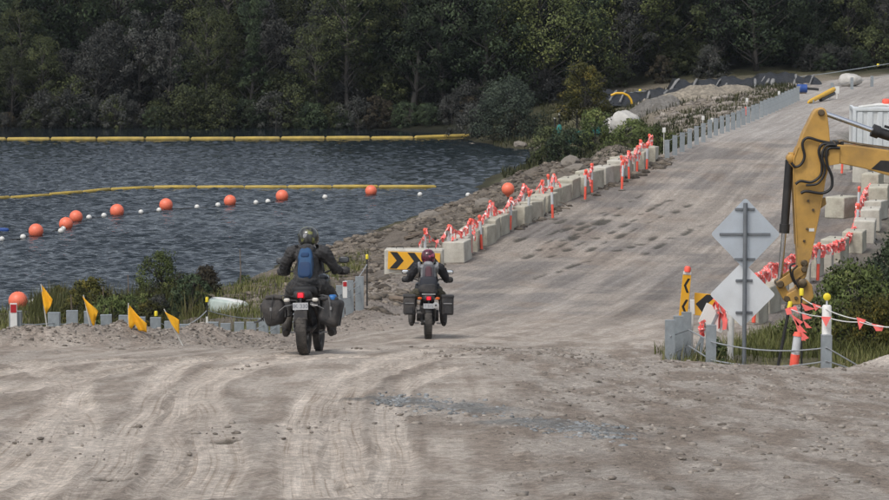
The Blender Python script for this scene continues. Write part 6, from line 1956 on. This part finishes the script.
KLAB = {('dark', 0): 'dark green round topped tree in the forest across the water', ('dark', 1): 'tall narrow dark tree with pale trunk in the far forest', ('dark', 2): 'dark dome shaped tree with foliage almost to the ground in the far forest',
        ('olive', 0): 'olive green domed tree with pale trunk in the far forest', ('olive', 1): 'tall olive green round topped tree in the far forest',
        ('grey', 0): 'domed grey leaved scrub tree on the far hillside', ('grey', 1): 'narrow upright grey scrub tree on the far hillside',
        ('bush_olive', 0): 'rounded olive green bush at the foot of the far forest', ('bush_olive', 1): 'low dark green bush at the foot of the far forest'}
KINDS = {
    'dark': ('forest_tree', 'dark green dense tree in the forest across the water', 'dark trees of the far forest'),
    'olive': ('forest_tree', 'olive green tree with pale trunk in the far forest', 'olive trees of the far forest'),
    'bright': ('forest_tree', 'brighter green round crowned tree in the far forest', 'bright green trees of the far forest'),
    'grey': ('scrub_tree', 'thin grey twiggy scrub tree on the far hillside', 'grey scrub trees of the far hillside'),
    'bush_olive': ('shore_bush', 'low dark green bush at the foot of the far forest', 'green bushes along the far shore'),
    'bush_rust': ('shore_bush', 'small rust brown bush at the foot of the far forest', 'brown bushes along the far shore'),
    'bush_grey': ('shore_bush', 'low grey leafless looking bush at the far shore', 'grey bushes along the far shore'),
    'bare': ('dead_tree', 'bare pale dead tree standing among the dark forest trees', 'dead trees of the far forest'),
}
def forest(kind, x, y, s, sz=None):
    nm, lb, gr = KINDS[kind]
    v = RT.randrange(len(PROTO[kind])); lb2 = KLAB.get((kind, v), lb)
    return place_tree(nm, PROTO[kind][v], x, y, s, RT.uniform(0, 6.28), lb2, 'bush' if 'bush' in kind else 'tree', lb2 + 's' if lb2 != lb else gr, sz=sz)

def shore_y(x):          # where the wooded bank begins
    return np.interp(x, [-60, -10, 2, 8, 14, 24, 30, 40, 60], [206, 204.5, 202.5, 206, 211, 214, 216, 224, 240])
row = 0
for dy in (1.5, 5.5, 10, 15, 21, 28, 37):
    step = 3.0 + .35 * row
    x = -40 + RT.uniform(0, 2)
    lim = 46 if row < 5 else 52
    while x < lim:
        xx = x + RT.uniform(-1, 1); yy = float(shore_y(xx)) + dy + RT.uniform(-1.5, 1.5)
        pxl = 444.5 + xx / yy * F
        u = RT.random()
        if pxl < 330:
            if row < 3: kind = 'grey' if u < .42 else ('olive' if u < .68 else 'dark')
            else: kind = 'dark' if u < .45 else ('olive' if u < .8 else 'grey')
        else:
            kind = 'dark' if u < .62 else ('olive' if u < .86 else ('bright' if u < .93 else 'grey'))
        s = RT.uniform(.78, 1.12)
        if pxl < 330 and row < 2 and kind != 'grey': s *= .62
        if -60 < pxl < 960: forest(kind, xx, yy, s, s * RT.uniform(.92, 1.15))
        x += step * RT.uniform(.8, 1.25)
    row += 1
for k in range(40):
    xx = RT.uniform(8, 40); yy = float(shore_y(xx)) + RT.uniform(1, 12)
    forest('bush_olive', xx, yy, RT.uniform(.7, 1.2))
for k in range(70):
    xx = RT.uniform(-36, 6); yy = float(shore_y(xx)) + RT.uniform(1, 16)
    forest('bush_olive' if RT.random() < .6 else 'bush_grey', xx, yy, RT.uniform(.7, 1.25))
for k in range(84):
    xx = -36 + k * 0.95 + RT.uniform(-.6, .6); yy = float(shore_y(xx)) - (RT.uniform(.9, 2.3) if xx < 2 else RT.uniform(-.2, 1.6))
    if 444.5 + xx / yy * F > 930: break
    if 9 < xx < 26 and RT.random() < .75: continue
    u = RT.random()
    forest('bush_olive' if u < .62 else ('bush_grey' if u < .9 else 'bush_rust'), xx, yy, RT.uniform(.45, 1.0))
for px in (355, 690, 815):
    yy = 213 + RT.uniform(0, 5); forest('bare', (px - 444.5) / F * yy, yy, RT.uniform(.8, 1.1))

# single trees that stand out
def feature(name, label, cat, px, d, seed, h, w, base, n_cl, per, size, leaf, bark=None, style='round', z=None, **kw):
    x = (px - 444.5) / F * d
    ms = tree_meshes(name, seed, h, w, base, n_cl, per, size, leaf, bark, style, **kw)
    return place_tree(name, ms, x, d, 1, 0, label, cat, z=z)
feature('gum_tree', 'tall spreading olive crowned gum tree with pale leaning trunks above the grey green bush', 'tree', 545, 206, 101, 8.4, 8.2, 2.6, 120, 110, .22, 'mid_green', PALEBARK, 'dome', lean=-.05)
feature('gum_tree', 'broad bright green tree towering over the black sheeted stockpile', 'tree', 768, 220, 102, 11.5, 8.6, 2.4, 130, 110, .25, 'bright', PALEBARK, 'dome')
feature('gum_tree', 'rounded mid green tree right behind the yellow pipe bend', 'tree', 618, 213, 103, 9.3, 5.6, 2.2, 90, 110, .22, 'mid_green', PALEBARK, 'round')
feature('waterside_bush', 'big grey green bush rounding over the water at the end of the yellow boom', 'bush', 507, 186, 104, 3.6, 4.0, .2, 110, 110, .15, 'bluegreen', style='dome', z=.25)
feature('waterside_bush', 'wispy grey bush left of the big grey green waterside bush', 'bush', 474, 191, 105, 2.1, 2.6, .1, 50, 70, .14, 'grey', PALEBARK, 'dome', z=.1, bare=8)
feature('yellow_bush', 'small tree with yellow tipped olive crown beside the white boulder', 'tree', 584, 176, 106, 4.2, 3.1, 1.2, 84, 110, .15, 'yellow', style='dome', bare=6)
feature('bank_bush', 'dark green bush under the yellow tipped tree on the peninsula', 'bush', 596, 168, 107, 2.1, 2.3, .1, 46, 90, .14, 'shrub', style='dome')
feature('bank_bush', 'dark low bush beside the rubble heap on the dam bank', 'bush', 571, 156, 108, 1.7, 2.1, .05, 46, 90, .13, 'dark', style='dome')
feature('bank_bush', 'olive bush leaning over the water beside the bank boulders', 'bush', 548, 158, 109, 1.9, 2.0, .05, 46, 90, .13, 'olive', style='dome')
feature('bank_bush', 'green bush in front of the white boulder by the far guard posts', 'bush', 632, 150, 110, 1.5, 2.6, .05, 46, 90, .12, 'shrub', style='dome')
feature('bank_bush', 'sprawling green bush behind the last concrete blocks', 'bush', 652, 137, 111, 1.2, 2.2, .05, 46, 90, .11, 'shrub', style='dome')
feature('lakeside_bush', 'olive bush standing tallest above the reeds behind the yellow flags', 'bush', 160, 80, 112, 1.45, 1.25, .2, 60, 80, .07, 'shrub', style='dome', bare=6)
feature('lakeside_bush', 'yellowish bush in the reeds between two upright yellow flags', 'bush', 88, 78, 113, .95, 1.0, .1, 46, 80, .08, 'yellow', style='dome')
feature('lakeside_bush', 'brownish thin bush right of the tallest bush in the reeds', 'bush', 205, 82, 114, .85, .9, .1, 40, 70, .075, 'rust', style='dome', bare=5)
feature('lakeside_bush', 'small dark bush next to the upturned white dinghy', 'bush', 190, 76, 115, 1.0, .9, .05, 36, 70, .075, 'dark', style='dome')
feature('roadside_bush', 'full dark green bush with upright leaves behind the white marker post', 'bush', 852, 53.5, 116, 1.5, 1.8, .05, 90, 90, .085, 'shrub', style='dome', hang=-.8)
feature('roadside_bush', 'low yellow green bush right of the white marker post', 'bush', 884, 50.5, 117, 1.0, 1.3, .03, 70, 90, .07, 'yellow', style='dome', hang=-.8)
feature('roadside_bush', 'tiny green shrub at the foot of the cluster of grey posts', 'bush', 716, 46.8, 118, .45, .42, .02, 26, 50, .05, 'bright', style='dome', hang=-.6)
feature('roadside_bush', 'leafy green bush at the road edge beside the boom of the excavator', 'bush', 905, 57, 119, 1.9, 1.9, .05, 90, 100, .09, 'dark', style='dome', hang=-.5)

LK = [('bushy_olive', 'shrub', 'round'), ('sprawling_dark', 'dark', 'dome'), ('straw', 'yellow', 'dome'), ('grey', 'grey', 'dome')]
SHRUB = [tree_meshes('lake_' + a, 140 + i, .9, 1.0, .05, 40, 60, .075, b, style=c, bare=3 if b == 'grey' else 0) for i, (a, b, c) in enumerate(LK)]
SL = ['small leafy green shrub in the reeds behind the yellow flags', 'small dark shrub in the reeds behind the yellow flags', 'small straw coloured shrub in the reeds behind the yellow flags', 'small grey twiggy shrub in the reeds behind the yellow flags']
RS = random.Random(9)
for k in range(26):
    d = RS.uniform(64, 90); px = RS.uniform(45, 262) if d > 72 else RS.uniform(45, 190); v = RS.choice((0, 0, 1, 2, 2, 3))
    s_ = RS.uniform(.45, .95) * (1 if px < 190 else .6)
    place_tree('lakeside_shrub', SHRUB[v], (px - 444.5) / F * d, d, s_, RS.uniform(0, 6.28), SL[v], 'shrub', SL[v] + 's', sz=s_ * RS.uniform(.8, 1.3), parts=('stem', 'foliage'))
# reeds and grass: blades nobody could count
def blades(name, pts, hmin, hmax, width, matl, seed, label, cat, lean=.35):
    rng = np.random.RandomState(seed)
    n = len(pts)
    x, y = pts[:, 0], pts[:, 1]
    z = H(x, y) - .02
    keep = z > -.05
    x, y, z = x[keep], y[keep], z[keep]; n = len(x)
    hgt = rng.uniform(hmin, hmax, n) * (.55 + .75 * fbm(x * .7, y * .7, seed, 2)); th = rng.uniform(0, 6.28, n); ln = rng.uniform(.05, lean, n) * hgt
    dx, dy = np.cos(th), np.sin(th); wx, wy = -dy * width / 2, dx * width / 2
    wd = rng.uniform(.6, 1.3, n)
    wx, wy = wx * wd, wy * wd
    V = np.empty((n, 6, 3))
    for k, (t, wv) in enumerate(((0, 1), (.55, .8), (1, .12))):
        cx, cy, cz = x + dx * ln * t * t, y + dy * ln * t * t, z + hgt * t * (1 - .12 * t)
        V[:, 2 * k] = np.stack([cx - wx * wv, cy - wy * wv, cz], 1)
        V[:, 2 * k + 1] = np.stack([cx + wx * wv, cy + wy * wv, cz], 1)
    b = np.arange(n)[:, None] * 6
    Fq = np.concatenate([b + np.array([[0, 1, 3, 2]]), b + np.array([[2, 3, 5, 4]])])
    t = np.clip(fbm(x * .5, y * .5, seed + 3, 2) + rng.uniform(-.25, .25, n), 0, 1)
    me = np_mesh(name, V.reshape(-1, 3), Fq, matl, False, {'tint': ('FLOAT', np.repeat(t, 6))})
    return tag(link(name, me), label, cat, kind='stuff')

LEAF['reed'] = leaf_material('leaf_reed', (.05, .056, .020), (.145, .15, .052), (.21, .18, .09), clump=False)
LEAF['fargrass'] = leaf_material('leaf_far_grass', (.022, .026, .012), (.062, .065, .028), (.10, .09, .05), clump=False)
LEAF['grass'] = leaf_material('leaf_grass', (.05, .06, .02), (.15, .158, .05), (.21, .185, .09), clump=False)
rng = np.random.RandomState(5)
def scatter(n, x0, x1, y0, y1, seed, dens=None, clump=.5):
    r = np.random.RandomState(seed)
    x = r.uniform(x0, x1, n); y = r.uniform(y0, y1, n)
    k = fbm(x * .55, y * .55, seed + 40, 3) > clump
    if dens is not None: k &= dens(x, y)
    return np.stack([x[k], y[k]], 1)
offroad = lambda gap: (lambda x, y: ((x < XL(y) - gap) | (x > XR(y) + gap)))
left = lambda gap: (lambda x, y: x < XL(y) - gap)
pts = scatter(60000, -16, -3.4, 58, 95, 1, lambda x, y: left(1.6)(x, y) & (x < -.083 * y + .6 * np.sin(y)) & (x > -.136 * y + .3 * np.sin(y * 2)), .5)
blades('reeds', pts, .35, .95, .022, LEAF['reed'], 11, 'tall green and straw coloured reeds on the lake shore behind the flags', 'reeds')
pts = scatter(46000, -17, -2.4, 49, 97, 2, left(1.3), .38)
blades('grass', pts, .12, .42, .02, LEAF['grass'], 12, 'rough grass on the near shore behind the guard posts', 'grass', .7)
pts = np.concatenate([scatter(34000, 4.0, 13, 44.5, 64, 3, lambda x, y: (x > XR(y) + .3), .36), scatter(3500, 2.9, 7.0, 44.4, 48.5, 4, lambda x, y: x > 3.4, .55)])
blades('grass', pts, .10, .38, .014, LEAF['grass'], 13, 'rough green grass around the roadside signs and excavator arm', 'grass', .7)
pts = scatter(45000, 3, 22, 128, 205, 5, lambda x, y: left(.5)(x, y) & (x < XL(y)), .44)
blades('grass', pts, .15, .5, .05, LEAF['fargrass'], 14, 'scrubby grass on the peninsula beside the far guard posts', 'grass', .6)

# ------------------------------------------------------------------ air: faint haze over the lake
hm_ = bpy.data.materials.new('haze'); hm_.use_nodes = True
nt_ = hm_.node_tree
for n_ in list(nt_.nodes): nt_.nodes.remove(n_)
vo = nt_.nodes.new('ShaderNodeVolumePrincipled'); vo.inputs['Color'].default_value = (.82, .90, 1.0, 1); vo.inputs['Density'].default_value = .00009; vo.inputs['Anisotropy'].default_value = .2
ou = nt_.nodes.new('ShaderNodeOutputMaterial'); nt_.links.new(vo.outputs[0], ou.inputs['Volume'])
zt = max(60.0, float(ground_base(np.array([0.0]), np.array([1700.0]))[0]) + 12)
mb = MB(); mb.box((0, 700, (zt - 12) / 2), (2600, 2600, zt + 12))
tag(mb.build('haze', hm_), 'faint pale haze in the air over the lake', 'haze', kind='stuff')
